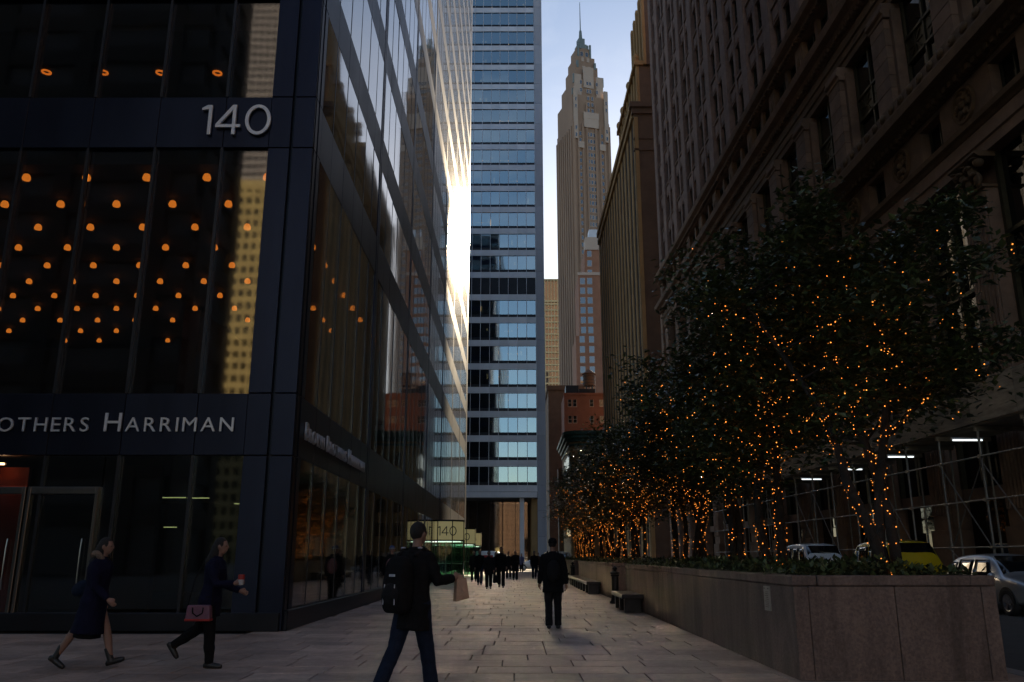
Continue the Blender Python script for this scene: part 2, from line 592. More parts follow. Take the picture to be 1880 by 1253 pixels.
# kerb stones along the roadway
kb = MB().cbox(-0.14, 0.14, -1.18, 1.18, -0.3, 0.004, 0.02).mesh('kerb_stone', M['kerb'])
for i in range(40):
    place('kerb_stone', kb, pavement, (6.50, -8 + i * 2.37 + 1.18, rnd.uniform(-.003, .003)))
SR = 0.0127      # the right-hand street runs a little inwards
SRA = math.atan(SR)
rw = thing('sidewalk', None, None, (18.5, 0, 0), SRA)
tag(rw, kind='structure')
wk = MB().cbox(-2.55, 0.6, -1.48, 1.48, -0.3, 0.0, 0.01).mesh('paving_panel', M['walk'])
kb2 = MB().cbox(-2.85, -2.555, -1.48, 1.48, -0.3, -0.002, 0.02).mesh('kerb_stone', M['kerb'])
for i in range(40):
    place('paving_panel', wk, rw, (0, -16 + i * 2.97, rnd.uniform(-.003, .003)))
    place('kerb_stone', kb2, rw, (0, -16 + i * 2.97, 0))
# far side of the cross street
fp = MB().cbox(-60, 30, 112, 134, -0.3, 0.0, 0.02)
tag(fp.obj('far_pavement', M['walk']), kind='structure')
# painted lines on the roadway: a crossing and a centre line on the cross street
for i in range(9):
    tag(box(-3.0 + i * 1.3, -2.5 + i * 1.3, 86.0, 89.4, -0.136, -0.132).obj('crossing_stripe', M['paint']), kind='structure')
tag(box(-60, 60, 97.5, 97.65, -0.136, -0.132).obj('road_line', M['paint']), kind='structure')

# ================================================================== LEFT TOWER (140)
TX, TY = -4.65, 17.5
tower = thing('glass_office_tower', 'dark glass and metal office tower with big steel 140 at its corner, on the left', 'tower', (TX, TY, 0))
OFF = (-TX, -TY, 0)
def tw(name, mb, mat, parent=None, **k):
    return mb.obj(name, mat, parent or tower, OFF if parent is None else (0, 0, 0), **k)

TEND = 80.6
BANDS = [(3.5, 4.83), (10.59, 11.9)] + [(14.55 + 3.95 * k, 14.55 + 3.95 * k + 1.25) for k in range(13)]
GLZ = [(0.42, 3.5)] + [(BANDS[i][1], BANDS[i + 1][0]) for i in range(len(BANDS) - 1)]
TOPZ = BANDS[-1][1]
colY = [17.9 + 8.7 * k for k in range(8)]        # column lines on the street side
# --- side face
pane_cache = {}
def pane_mesh(h, w, mat):
    k = (round(h, 3), round(w, 3), mat.name)
    if k not in pane_cache:
        pane_cache[k] = MB().box(-0.012, 0.012, -w / 2, w / 2, 0, h).mesh('window_pane', mat)
    return pane_cache[k]
sp_near = MB().cbox(0, 1, 0, 1, 0, 1, 0.0)
farp = MB()
farp_l = MB()
PW = 1.45
for b in range(7):
    y0 = colY[b]
    for i in range(6):
        ya, yb = y0 + i * PW, y0 + (i + 1) * PW
        if i == 0: ya += 0.28
        if i == 5: yb -= 0.28
        yc, w = (ya + yb) / 2, (yb - ya) - 0.05
        for gi, (za, zb) in enumerate(GLZ):
            lobby = gi <= 1
            lobby = gi == 0 or (gi == 1 and b < 3)
            mat = M['glass_lobby'] if lobby else M['glass_mirror']
            ry = rnd.gauss(0, 0.0011)
            rzz = rnd.gauss(0, 0.0011)
            if b < 3:
                place('window_pane', pane_mesh(zb - za, w, mat), tower, (-0.018, yc - TY, za), (0, ry, rzz))
            else:
                tgt = farp_l if lobby else farp
                tgt.m = Matrix.Translation((TX - 0.018, yc, za)) @ Euler((0, ry, rzz)).to_matrix().to_4x4()
                tgt.box(-0.012, 0.012, -w / 2, w / 2, 0, zb - za)
tag(tw('far_window_panes', farp, M['glass_far']), kind='stuff')
tag(tw('far_lobby_panes', farp_l, M['glass_lobby']), kind='stuff')
# spandrel panels
sp_cache = {}
for b in range(7):
    y0 = colY[b]
    for (za, zb) in BANDS:
        if b < 3:
            for i in range(6):
                ya, yb = y0 + i * PW, y0 + (i + 1) * PW
                if i == 0: ya += 0.26
                if i == 5: yb -= 0.26
                k = (round(yb - ya, 3), round(zb - za, 3))
                if k not in sp_cache:
                    hw = k[0] / 2 - 0.006
                    sp_cache[k] = MB().box(-0.09, 0.0, -hw, hw, 0.012, k[1] - 0.012).mesh('spandrel_panel', M['bronze'], bevel=0.006)
                place('spandrel_panel', sp_cache[k], tower, (rnd.uniform(-.002, .002), (ya + yb) / 2 - TY, za), (0, rnd.gauss(0, .0008), rnd.gauss(0, .0008)))
        else:
            k = (8.7, round(zb - za, 3))
            if k not in sp_cache:
                mb = MB()
                for i in range(6):
                    mb.box(-0.09, 0.0, i * PW + (0.26 if i == 0 else 0.006), (i + 1) * PW - (0.26 if i == 5 else 0.006), 0.012, k[1] - 0.012)
                sp_cache[k] = mb.mesh('spandrel', M['bronze'])
            place('spandrel', sp_cache[k], tower, (0, y0 - TY, za))
# mullions and column covers on the street side
mlm = MB()
for (za, zb) in GLZ[1:]:
    mlm.box(-0.09, 0.002, -0.022, 0.022, za, zb)
mlm = mlm.mesh('mullion', M['mull'])
mlg = box(-0.09, 0.002, -0.022, 0.022, 0.42, 3.5).mesh('mullion', M['mull'])
for b in range(7):
    for i in range(1, 6):
        place('mullion', mlm, tower, (0, colY[b] + i * PW - TY, 0))
        place('mullion', mlg, tower, (0, colY[b] + i * PW - TY, 0))
cc = MB()
cc.box(-0.12, 0.010, -0.24, -0.03, 0.0, TOPZ)
cc.box(-0.12, 0.010, 0.03, 0.24, 0.0, TOPZ)
cc.box(-0.12, -0.02, -0.03, 0.03, 0.0, TOPZ)
cc = cc.mesh('column_cover', M['bronze'])
for yv in colY[1:]:
    place('column_cover', cc, tower, (0, yv - TY, 0))
# corner: column panels on both faces, split at every storey
cuts = [0.0] + [z for bnd in BANDS for z in bnd] + [TOPZ]
cuts = sorted(set(cuts))
for a, b_ in zip(cuts[:-1], cuts[1:]):
    if b_ - a < 0.1: continue
    tw('corner_panel', box(-5.69, -5.20, 17.5, 17.60, a + .012, b_ - .012), M['bronze'], bevel=0.006)
    tw('corner_panel', MB().prism([(-5.13, 17.5), (-4.66, 17.5), (-4.66, 17.57), (-5.13, 17.57)], a + .012, b_ - .012, 'xyz'), M['bronze'], bevel=0.006)
    tw('corner_panel', box(-4.76, -4.65, 17.585, 17.80, a + .012, b_ - .012), M['bronze'], bevel=0.006)
    tw('corner_panel', box(-4.76, -4.638, 17.86, 18.13, a + .012, b_ - .012), M['bronze'], bevel=0.006)
tw('corner_core', box(-5.66, -4.80, 17.62, 18.1, 0.02, TOPZ - .1), M['bronze_dark'])
# far corner
tw('corner_panel', box(-4.95, -4.64, 79.1, TEND, 0.0, TOPZ), M['bronze'])
# plinth along the street side and the front
tw('plinth', box(-4.9, -4.58, 17.62, TEND - .1, 0.0, 0.40), M['bronze_dark'], bevel=0.015)
tw('plinth', box(-10.35, -4.7, 17.44, 17.6, 0.0, 0.36), M['bronze_dark'], bevel=0.015)
# --- front face
mx = [-5.69, -6.75] + [-6.75 - 1.547 * k for k in range(1, 15)]
for j in range(len(mx) - 1):
    xa, xb = mx[j + 1], mx[j]
    for gi, (za, zb) in enumerate(GLZ[:8]):
        if gi == 0 and 3 <= j:           # entrance bays are built apart
            continue
        if j > 7 and gi > 2: continue
        k = ('f', round(xb - xa, 3), round(zb - za, 3))
        if k not in pane_cache:
            hw = (xb - xa) / 2 - 0.025
            pane_cache[k] = MB().box(-hw, hw, -0.012, 0.012, 0, k[2]).mesh('window_pane', M['glass_lobby'])
        place('window_pane', pane_cache[k], tower, ((xa + xb) / 2 - TX, 0.10, za), (rnd.gauss(0, .0016), 0, rnd.gauss(0, .0016)))
    for (za, zb) in BANDS[:9]:
        k = ('f', round(xb - xa, 3), round(zb - za, 3))
        if k not in sp_cache:
            hw = (xb - xa) / 2 - 0.005
            sp_cache[k] = MB().box(-hw, hw, 0, 0.09, 0.012, k[2] - 0.012).mesh('spandrel_panel', M['bronze'], bevel=0.006)
        place('spandrel_panel', sp_cache[k], tower, ((xa + xb) / 2 - TX, rnd.uniform(-.002, .002), za))
mf = MB()
for (za, zb) in GLZ[1:8]:
    mf.box(-0.03, 0.03, -0.02, 0.09, za, zb)
mf = mf.mesh('mullion', M['mull'])
for j in range(1, len(mx)):
    place('mullion', mf, tower, (mx[j] - TX, 0, 0))
for j in range(1, 4):
    tw('mullion', box(mx[j] - .03, mx[j] + .03, 17.49, 17.59, 0.36, 3.5), M['mull'])
M['down'] = glow('lobby_downlight', (1.0, 0.6, 0.3), 9.0)
# --- inside: slabs, ceilings, core
for (za, zb) in BANDS[2:]:
    tw('floor_slab', box(-27, -4.85, 17.75, TEND - .3, za + 0.1, zb - 0.1), M['interior'])
tw('floor_slab', box(-27, -4.85, 17.75, TEND - .3, 3.62, 4.72), M['interior'])
tw('ceiling', box(-27, -4.85, 17.75, TEND - .3, 10.30, 11.75), M['interior'])
tw('ceiling', box(-27, -4.85, 17.75, TEND - .3, 13.85, 14.60), M['interior'])
tw('lobby_floor', box(-27, -4.85, 17.75, TEND - .3, -0.02, 0.03), M['walk'])
tw('core_wall', box(-27, -12.5, 35.5, TEND - 1, 0.03, TOPZ - .2), M['interior'])
tw('core_wall', box(-12.2, -11.6, 29.5, 35.3, 4.73, 10.28), M['interior_brown'])
tw('core_wall', box(-9.9, -8.6, 20.4, 20.6, 0.03, 3.6), M['interior'])
tw('red_wall', box(-12.3, -10.95, 18.9, 19.0, 0.03, 3.4), M['interior_red'])
tw('red_wall', box(-14.6, -13.2, 19.6, 19.7, 0.03, 3.4), M['interior_red'])
tw('downlight', MB().lathe([(.07, 0), (.07, .04)], 14, (-11.4, 18.55, 3.42)), M['down'])
tw('core_wall', box(-25, -9.95, 21.4, 21.6, 0.03, 3.6), M['interior'])
tw('back_wall', box(-27.2, -27.0, 17.7, TEND - .3, 0.0, TOPZ), M['interior'])
tw('far_end_wall', box(-27, -4.95, TEND - .25, TEND - .05, 0.0, TOPZ), M['bronze_dark'])
fe = MB()
for (za, zb) in BANDS:
    fe.box(-27, -4.95, TEND - .05, TEND, za, zb)
tag(tw('far_end_bands', fe, M['bronze']), kind='stuff')
# upper storeys above the picture
up = MB()
for k in range(13, 16):
    z = 14.55 + 3.95 * k
    up.box(-27, -4.65, 17.5, TEND, z, z + 1.25)
upg = box(-26.9, -4.72, 17.58, TEND - .08, TOPZ + .02, 14.55 + 3.95 * 16)
tag(tw('upper_bands', up, M['bronze']), kind='stuff')
tw('upper_glass', upg, M['glass_mirror'])
# --- entrance on the front: metal frame, glass doors, kick plates
def ent(x0, x1):
    tw('door_frame', box(x0, x0 + .07, 17.46, 17.62, 0, 2.85), M['steel'], bevel=.01)
    tw('door_frame', box(x1 - .07, x1, 17.46, 17.62, 0, 2.85), M['steel'], bevel=.01)
    tw('door_frame', box(x0 + .072, x1 - .072, 17.47, 17.61, 2.70, 2.85), M['steel'], bevel=.01)
    d = tw('door', box(x0 + .08, x1 - .08, 17.52, 17.545, 0.36, 2.69), M['glass_lobby'])
    tw('kick_plate', box(x0 + .08, x1 - .08, 17.50, 17.56, 0.03, 0.34), M['steel'], bevel=.008)
    h = MB().path([(x1 - .22, 17.46, .8), (x1 - .22, 17.44, 1.0), (x1 - .22, 17.44, 1.6), (x1 - .22, 17.46, 1.8)], .014, 8)
    tw('door_handle', h, M['steel'], smooth=True)
ent(-10.10, -8.62)
ent(-11.62, -10.14)
ent(-13.2, -11.66)
tw('window_pane', box(-8.58, -8.30, 17.55, 17.575, 0.36, 3.48), M['glass_lobby'])
tw('transom', box(-13.2, -8.62, 17.54, 17.565, 2.87, 3.49), M['glass_lobby'])
tw('window_pane', box(-22, -13.24, 17.55, 17.575, 0.3, 3.49), M['glass_lobby'])
# wall lamp strips far in the ground floor
for (xa, xb, yy, zz) in [(-8.3, -7.75, 19.9, 2.78), (-7.72, -7.2, 19.9, 2.77), (-8.2, -7.9, 19.9, 2.1), (-6.5, -6.32, 19.6, 2.62), (-6.05, -5.7, 19.6, 2.62)]:
    tw('strip_lamp', box(xa, xb, yy, yy + .02, zz, zz + .022), M['tube_green'])

# ---- lettering
font_cache = {}
def letter_mesh(ch, size, ext, mat):
    k = (ch, round(size, 3), ext, mat.name)
    if k in font_cache: return font_cache[k]
    cu = bpy.data.curves.new('letter', 'FONT')
    cu.body = ch
    cu.size = size
    cu.extrude = ext
    cu.resolution_u = 4
    o = bpy.data.objects.new('letter', cu)
    COL.objects.link(o)
    dg = bpy.context.evaluated_depsgraph_get()
    dg.update()
    me = bpy.data.meshes.new_from_object(o.evaluated_get(dg))
    bpy.data.objects.remove(o)
    bpy.data.curves.remove(cu)
    xs = [v.co.x for v in me.vertices]
    x0, x1 = min(xs), max(xs)
    for v in me.vertices: v.co.x -= x0
    me.materials.clear()
    me.materials.append(mat)
    me.name = 'letter'
    font_cache[k] = (me, x1 - x0)
    return font_cache[k]

WORDS = ['BROWN', 'BROTHERS', 'HARRIMAN']
BIG, SMALL = 0.575, 0.43
def lay_out():
    out = []
    x = 0.0
    for w in WORDS:
        for i, ch in enumerate(w):
            s = BIG if i == 0 else SMALL
            me, wd = letter_mesh(ch, s, 0.02, M['letter'])
            out.append((me, x))
            x += wd + 0.085
        x += 0.22
    return out, x - 0.305
letters, LW = lay_out()
# front: text ends at x = -5.95
sc = 8.05 / LW
for me, x in letters:
    place('letter', me, tower, (-5.93 - 8.05 + x * sc - TX, -0.05, 4.0), (R(90), 0, 0), (sc, 1, 1))
sc2 = 7.35 / LW
for me, x in letters:
    place('letter', me, tower, (0.05, 18.25 - TY + x * sc2, 3.93), (R(90), 0, R(90)), (sc2, 1, 1))
# the number, bars and a ring
def digits(h, t, d):
    one = MB().prism([(0.16 * h / .76, 0), (0.16 * h / .76 + t, 0), (0.16 * h / .76 + t, h), (0.13 * h / .76, h), (0, 0.9 * h), (0, 0.9 * h - t * 0.75), (0.16 * h / .76, 0.9 * h - t * .45)], 0, d, 'xzy')
    w = 0.58 * h / .76
    four = MB()
    four.prism([(0, 0.24 * h), (0, 0.24 * h + t * .95), (w * .66 - t * .1, h), (w * .66, h), (w * .66, h - t * 1.6), (t * 1.25, 0.24 * h + t * .95), (w, .24 * h + t * .95), (w, .24 * h)], 0, d, 'xzy')
    four.box(w * .66, w * .66 + t, -.003, d + .003, 0, h)
    zero = MB()
    n = 40
    vs_, fs_ = [], []
    rx, rz = 0.30 * h / .76, h / 2 + .012 * h
    for k in range(n):
        a = 2 * math.pi * k / n
        for (s, yy) in ((0, 0), (0, d), (t, d), (t, 0)):
            vs_.append((rx + (rx - s) * math.cos(a), yy, h / 2 + (rz - s) * math.sin(a)))
    for k in range(n):
        k2 = (k + 1) % n
        for q in range(4):
            q2 = (q + 1) % 4
            fs_.append((k * 4 + q, k * 4 + q2, k2 * 4 + q2, k2 * 4 + q))
    zero.add(vs_, fs_)
    return one, four, zero
one, four, zero = digits(0.76, 0.085, 0.06)
for mb, x in ((one, -7.27), (four, -6.93), (zero, -6.25)):
    mb.obj('digit', M['letter'], tower, (x - TX, -0.10, 10.88), bevel=.006)

# ---- lamps inside
lamp_me = MB().rings([((0, 0, 0), .085, .085), ((0, 0, .03), .10, .10), ((0, 0, .09), .095, .095), ((0, 0, .15), .07, .07), ((0, 0, .17), .03, .03)], 14).mesh('lamp_shade', M['lamp'], smooth='all')
cap_me = MB().lathe([(.03, 0), (.03, .045)], 10).mesh('lamp_cap', M['bronze_dark'])
ORD = ['first', 'second', 'third', 'fourth', 'fifth', 'sixth', 'seventh', 'eighth', 'ninth', 'tenth', 'eleventh', 'twelfth', 'thirteenth', 'fourteenth', 'fifteenth', 'sixteenth']
for r_ in range(11):
    yy = 18.15 + 1.54 * r_
    for c_ in range(16):
        xx = -5.87 - 1.43 * c_
        if xx < -0.67 * yy - .8: continue
        if -12.4 < xx < -11.4 and yy > 29.3: continue
        if r_ > 8 and (r_ * 7 + c_ * 5) % 3 == 0: continue
        t_ = thing('pendant_lamp', 'orange lobby lamp, %s row behind the front glass, %s from the corner' % (ORD[r_], ORD[c_]), 'lamp', (xx, yy, 10.09), 0, 'orange lamps in the lobby')
        t_.scale = (.95, .95, .95)
        place('lamp_shade', lamp_me, t_)
        place('lamp_cap', cap_me, t_, (0, 0, .175))
ringm = MB()
vs_, fs_ = [], []
for k in range(24):
    a = 2 * math.pi * k / 24
    for (rr, zz) in ((.075, 0), (.075, .03), (.125, .03), (.125, 0)):
        vs_.append((rr * math.cos(a), rr * math.sin(a), zz))
for k in range(24):
    for q in range(4):
        fs_.append((k * 4 + q, k * 4 + (q + 1) % 4, ((k + 1) % 24) * 4 + (q + 1) % 4, ((k + 1) % 24) * 4 + q))
ringm = ringm.add(vs_, fs_).mesh('ring_lamp', M['ring'], smooth=True)
for c_ in range(6):
    tag(place('ring_lamp', ringm, None, (-7.86 - 1.5 * c_, 19.55 - .02 * c_, 13.815)),
        'round orange ring lamp in the ceiling above the number 140, %s from the corner' % ORD[c_], 'lamp', 'ring lamps above the number')

# ---- revolving doors with lit number signs
M['sign'] = glow('lit_sign_face', (1.0, 0.86, 0.40), 0.06)
M['door_glass'] = clear_glass('green_door_glass', (0.80, 0.91, 0.85), 1.6, 0.0)
M['door_light'] = glow('door_canopy_light', (0.9, 1.0, 0.85), 0.8)
def revolving(yc, label, first):
    t_ = thing('revolving_door', label, 'door', (-4.05, yc, 0), 0, 'revolving doors along the tower')
    rr = 1.12
    # octagonal drum: lit sign box above, glass below
    n = 8
    ang = [R(22.5 + 45 * k) for k in range(n)]
    P = [(rr * math.cos(a), rr * math.sin(a)) for a in ang]
    for k in range(n):
        (xa, ya), (xb, yb) = P[k], P[(k + 1) % n]
        mxp, myp = (xa + xb) / 2, (ya + yb) / 2
        if mxp < -0.75: continue
        L = math.hypot(xb - xa, yb - ya)
        az = math.atan2(yb - ya, xb - xa)
        f = box(-L / 2 + .03, L / 2 - .03, -.02, .02, 2.40, 3.42).obj('sign_panel', M['sign'], t_, (mxp, myp, 0), (0, 0, az))
        if mxp > -0.2:
            box(-L / 2 + .03, L / 2 - .03, -.012, .012, .12, 2.30).obj('glass_panel', M['door_glass'], t_, (mxp, myp, 0), (0, 0, az))
    for (xa, ya) in P:
        if xa < -0.9: continue
        MB().path([(xa, ya, 0), (xa, ya, 3.45)], .028, 8).obj('post', M['bronze_dark'], t_)
    ri = [(rr * 1.03 * math.cos(a), rr * 1.03 * math.sin(a)) for a in ang]
    MB().prism(ri, 2.31, 2.385, 'xyz').obj('lower_ring', M['bronze_dark'], t_)
    MB().prism(ri, 3.43, 3.52, 'xyz').obj('roof', M['bronze_dark'], t_)
    MB().prism([(p[0] * .8, p[1] * .8) for p in ri], 2.27, 2.305, 'xyz').obj('ceiling_light', M['door_light'], t_)
    MB().prism(ri, 0.0, 0.02, 'xyz').obj('floor_plate', M['steel'], t_)
    MB().path([(0, 0, .02), (0, 0, 2.3)], .04, 10).obj('centre_post', M['steel'], t_)
    for k in range(4):
        a = R(20 + 90 * k)
        w = box(.06, rr * .88, -.012, .012, .1, 2.25).obj('door_wing', M['door_glass'], t_, (0, 0, 0), (0, 0, a))
        MB().path([(.1, 0, 1.05), (rr * .86, 0, 1.05)], .02, 6).obj('push_bar', M['steel'], w, (0, -.03, 0))
    # number on the face towards the street front
    o1, o4, o0 = digits(0.52, 0.05, 0.02)
    fx = 0.0
    for mb, x in ((o1, -.42), (o4, -.19), (o0, .26)):
        mb.obj('digit', M['bronze_dark'], t_, (fx + x, -rr * math.cos(R(22.5)) - .055, 2.62))
    # notice on the glass
    return t_
revolving(50.6, 'glass revolving door with lit 140 sign, nearest of three along the tower', True)
revolving(65.2, 'second revolving door with lit sign along the dark tower', False)
revolving(76.0, 'farthest revolving door with lit sign along the dark tower', False)

# ================================================================== FAR GREY TOWER AT THE END OF THE STREET
CY = 135.0
chase = thing('aluminium_office_tower', 'tall pale aluminium and blue glass office tower closing the street', 'tower', (0, CY, 0))
CB = 1.555
CX1 = 3.58
F0 = 36.5
pm = MB().box(-CB / 2 + .05, CB / 2 - .05, 0, .03, 0, 2.42).mesh('window_pane', M['glass_blue'])
pm_black = MB().box(-CB / 2 + .05, CB / 2 - .05, 0.05, .08, 0, 2.9).mesh('louvre_panel', M['bronze_dark'])
sm = MB().box(-CB / 2 + .012, CB / 2 - .012, -.12, .0, 0, 1.02).mesh('spandrel_panel', M['alu'])
sill = MB().box(-CB / 2 + .05, CB / 2 - .05, -.02, .04, 0, .44).mesh('sill_panel', M['bronze_dark'])
far_c = MB(); far_s = MB()
for k in range(-6, 18):
    zf = F0 + 4.0 * k       # window bottom / top of spandrel
    for c_ in range(26):
        xc = CX1 - CB * (c_ + .5)
        if c_ < 9:
            place('spandrel_panel', sm, chase, (xc, 0, zf - 1.04))
            if k == 2:
                place('louvre_panel', pm_black, chase, (xc, 0.05, zf + .03))
            else:
                place('sill_panel', sill, chase, (xc, 0.02, zf + .02))
                place('window_pane', pm, chase, (xc, 0.06, zf + .49), (rnd.gauss(0, .004), 0, rnd.gauss(0, .006)))
        else:
            far_s.box(xc - CB / 2 + .01, xc + CB / 2 - .01, -.12, 0, zf - 1.04, zf)
            far_c.box(xc - CB / 2 + .05, xc + CB / 2 - .05, .06, .09, zf + .02, zf + 2.93)
tag(far_s.obj('far_spandrels', M['alu'], chase), kind='stuff')
tag(far_c.obj('far_window_panes', M['glass_blue'], chase), kind='stuff')
box(-37, CX1, -.12, 0.0, 10.55, 11.42).obj('fascia', M['alu'], chase)
cm = box(-.035, .035, -.2, .05, 11.45, 106).mesh('mullion', M['alu'])
for c_ in range(25):
    place('mullion', cm, chase, (CX1 - CB * c_, 0, 0))
# corner column with joints
for k in range(-9, 18):
    zf = F0 + 4.0 * k
    z0 = max(0.0, zf - 4)
    box(CX1 + .06, 5.02, -.30, 1.2, z0 + .012, zf - .012).obj('column_panel', M['alu_col'], chase)
box(CX1 + .1, 4.9, -.2, 1.1, 0, 106).obj('column_core', M['bronze_dark'], chase)
for k in range(-6, 18):
    box(-37, CX1, .5, 9, F0 + 4 * k - .95, F0 + 4 * k - .05).obj('floor_slab', M['interior'], chase)
box(-37, 4.8, 9, 84, 10.6, 128).obj('tower_core', M['interior'], chase)
ub = MB(); 
for k in range(18, 24):
    ub.box(-37, 5.0, -.12, .1, F0 + 4 * k - 1.04, F0 + 4 * k)
    ub.box(4.9, 5.0, .1, 84, F0 + 4 * k - 1.04, F0 + 4 * k)
for k in range(-6, 18):
    ub.box(4.85, 4.97, 1.3, 84, F0 + 4 * k - 1.04, F0 + 4 * k)
tag(ub.obj('upper_spandrels', M['alu'], chase), kind='stuff')
box(-36.9, 4.8, .12, 8.9, 108, 127).obj('upper_glass', M['glass_blue'], chase)
box(-36.8, 4.75, .55, 84, 10.56, 10.9).obj('soffit', M['walk'], chase)
# glass ground floor, set back, with slim columns
for i in range(7):
    box(-12.5 + 2.1 * i, -10.5 + 2.1 * i, 6.0, 6.04, .4, 10.4).obj('lobby_pane', M['glass_lobby'], chase)
    box(-12.56 + 2.1 * i, -12.49 + 2.1 * i, 5.95, 6.1, 0, 10.5).obj('lobby_mullion', M['bronze_dark'], chase)
box(-14, 3, 16, 16.3, 0, 10.5).obj('lobby_wall', M['tan_dark'], chase)
for xx in (1.15, -8.2):
    box(xx - .35, xx + .35, 1.0, 1.7, 0, 10.55).obj('column', M['alu'], chase)
box(2.7, 4.9, 1.4, 60, 0, 10.5).obj('side_wall', M['tan_stone'], chase)
# ceiling lights seen through the glass
for k in range(-4, 17):
    if k == 2: continue
    for _ in range(rnd.choice([1, 2, 2, 3])):
        x0 = rnd.uniform(-8, 2.4)
        L = rnd.choice([.25, .3, 2.2, 1.6])
        if x0 + L > 3.2: continue
        box(x0, x0 + L, 2.4, 2.6, F0 + 4 * k + rnd.uniform(1.6, 2.6), F0 + 4 * k + 2.68).obj('ceiling_light', M['tube_warm'], chase) if L < 1 else \
            box(x0, x0 + L, 3.0, 3.08, F0 + 4 * k + 2.3, F0 + 4 * k + 2.4).obj('ceiling_light', M['tube_warm'], chase)

# ================================================================== RIGHT STONE BUILDING
EX = 18.5
eq = thing('limestone_office_building', 'big brown limestone office building with pilasters and cornices along the right', 'building', (EX, 0, 0), SRA)
PIT = 5.42
PY = [35.6 + PIT * k for k in range(-4, 11)]        # pier lines, the last at 89.8
YEND = 94.2
Y0 = PY[0] - PIT / 2
def eqp(name, mb, mat, parent=None, **k):
    return mb.obj(name, mat, parent or eq, **k)
# masses behind the facade
eqp('wall_core', box(.62, 30, Y0 - 12, YEND - .05, 0, 84), M['brick_grey'])
# far end face towards the cross street
eqp('end_wall', box(0.02, .6, YEND - 1.0, YEND, 14, 84.5), M['brick_grey'])
# --- upper shaft
WZ0, FH = 34.5, 4.2
pier = {}
def pier_mesh(z1):
    k = round(z1, 1)
    if k not in pier:
        mb = MB()
        mb.box(0, .6, -.72, .72, 33.4, z1)
        pier[k] = mb.mesh('pier', M['brick_grey'], bevel=.05)
    return pier[k]
mid_me = {}
win_me = MB().box(.50, .53, -.66, .66, 0, 2.72).mesh('pane', M['win_dark'])
wf = MB()
wf.box(.40, .5, -.72, -.64, 0, 2.75); wf.box(.40, .5, .64, .72, 0, 2.75)
wf.box(.40, .5, -.64, .64, 2.67, 2.75); wf.box(.40, .5, -.64, .64, 0, .08); wf.box(.44, .5, -.64, .64, 1.32, 1.39)
wf = wf.mesh('window', M['win_frame'])
sill_me = MB().box(.10, .5, -.75, .75, -.18, 0).mesh('sill', M['lime'])
spn = MB()
spn.box(.22, .55, -.75, .75, 2.76, 3.99); spn.box(.17, .22, -.55, .55, 2.95, 3.8)
spn = spn.mesh('spandrel', M['brick_grey'])
midp = MB().box(.14, .58, -.26, .26, 0, 1).mesh('slim_pier', M['brick_grey'])
for bi, yk in enumerate(PY):
    zt = 1.45 + .80 * (yk + 4) + 3
    if zt < 36: 
        continue
    n = max(1, int((min(zt, 84) - WZ0) / FH) + 1)
    z1 = WZ0 + n * FH
    place('pier', pier_mesh(z1), eq, (0, yk, 0))
    if yk + PIT > YEND: continue_last = True
    yc = yk + PIT / 2
    ybound = min(yk + PIT, YEND - .4)
    wy = [yk + PIT * .5 - 1.02, yk + PIT * .5 + 1.02]
    if yk > 88: wy = [yk + 1.75]
    if yk < 88:
        place('slim_pier', midp, eq, (0, yc, 33.4), (0, 0, 0), (1, 1, z1 - 33.4))
    for y_ in wy:
        for f in range(n):
            w_ = place('window', wf, eq, (0, y_, WZ0 + f * FH))
            place('pane', win_me, w_)
            place('sill', sill_me, w_)
            place('spandrel', spn, eq, (0, y_, WZ0 + f * FH))
place('pier', pier_mesh(WZ0 + 10 * FH), eq, (0, YEND - .72, 0))
# shaft above what the picture shows
us = MB()
for yk in PY:
    zt = min(1.45 + .80 * (yk + 4) + 3, 84)
    n = max(1, int((zt - WZ0) / FH) + 1) if zt >= 36 else 0
    z1 = WZ0 + n * FH + .02
    us.box(0, .6, yk - .72, yk + .72, z1, 86)
    us.box(.14, .6, yk + PIT / 2 - .26, yk + PIT / 2 + .26, z1, 86)
    z = z1 + 2.7
    while z < 84:
        us.box(.22, .6, yk + .75, yk + PIT - .75, z, z + 1.3)
        z += FH
tag(eqp('upper_shaft', us, M['brick_grey']), kind='stuff')
# --- cornices: long mouldings, cut in lengths
def moulding(name, prof, z, mat, step=PIT, y0=Y0, y1=YEND):
    me = MB().prism(prof, 0.004, step - .004, 'xzy').mesh(name, mat)
    y_ = y0
    while y_ < y1 - .1:
        s = min(1.0, (y1 - y_) / step)
        place(name, me, eq, (0, y_, z), (0, 0, 0), (1, s, 1))
        y_ += step
moulding('cornice', [(.6, 0), (-.10, 0), (-.14, .12), (-.30, .18), (-.34, .34), (-.68, .44), (-.74, .62), (-.78, .82), (.6, .84)], 32.6, M['lime'])
moulding('cornice', [(.6, 0), (-.06, 0), (-.10, .16), (-.34, .24), (-.40, .42), (-.78, .52), (-.84, .74), (-.88, .92), (.6, .94)], 28.9, M['lime'])
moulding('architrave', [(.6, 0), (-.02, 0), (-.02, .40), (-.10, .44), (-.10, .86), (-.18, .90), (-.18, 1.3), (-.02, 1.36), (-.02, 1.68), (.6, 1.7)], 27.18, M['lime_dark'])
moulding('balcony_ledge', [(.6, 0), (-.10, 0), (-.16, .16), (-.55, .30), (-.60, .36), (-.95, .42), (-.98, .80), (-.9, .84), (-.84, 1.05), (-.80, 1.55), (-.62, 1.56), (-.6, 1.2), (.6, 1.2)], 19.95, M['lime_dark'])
moulding('frieze_moulding', [(.6, 0), (-.08, 0), (-.16, .12), (-.30, .2), (-.34, .4), (-.2, .52), (.6, .54)], 17.6, M['lime_dark'])
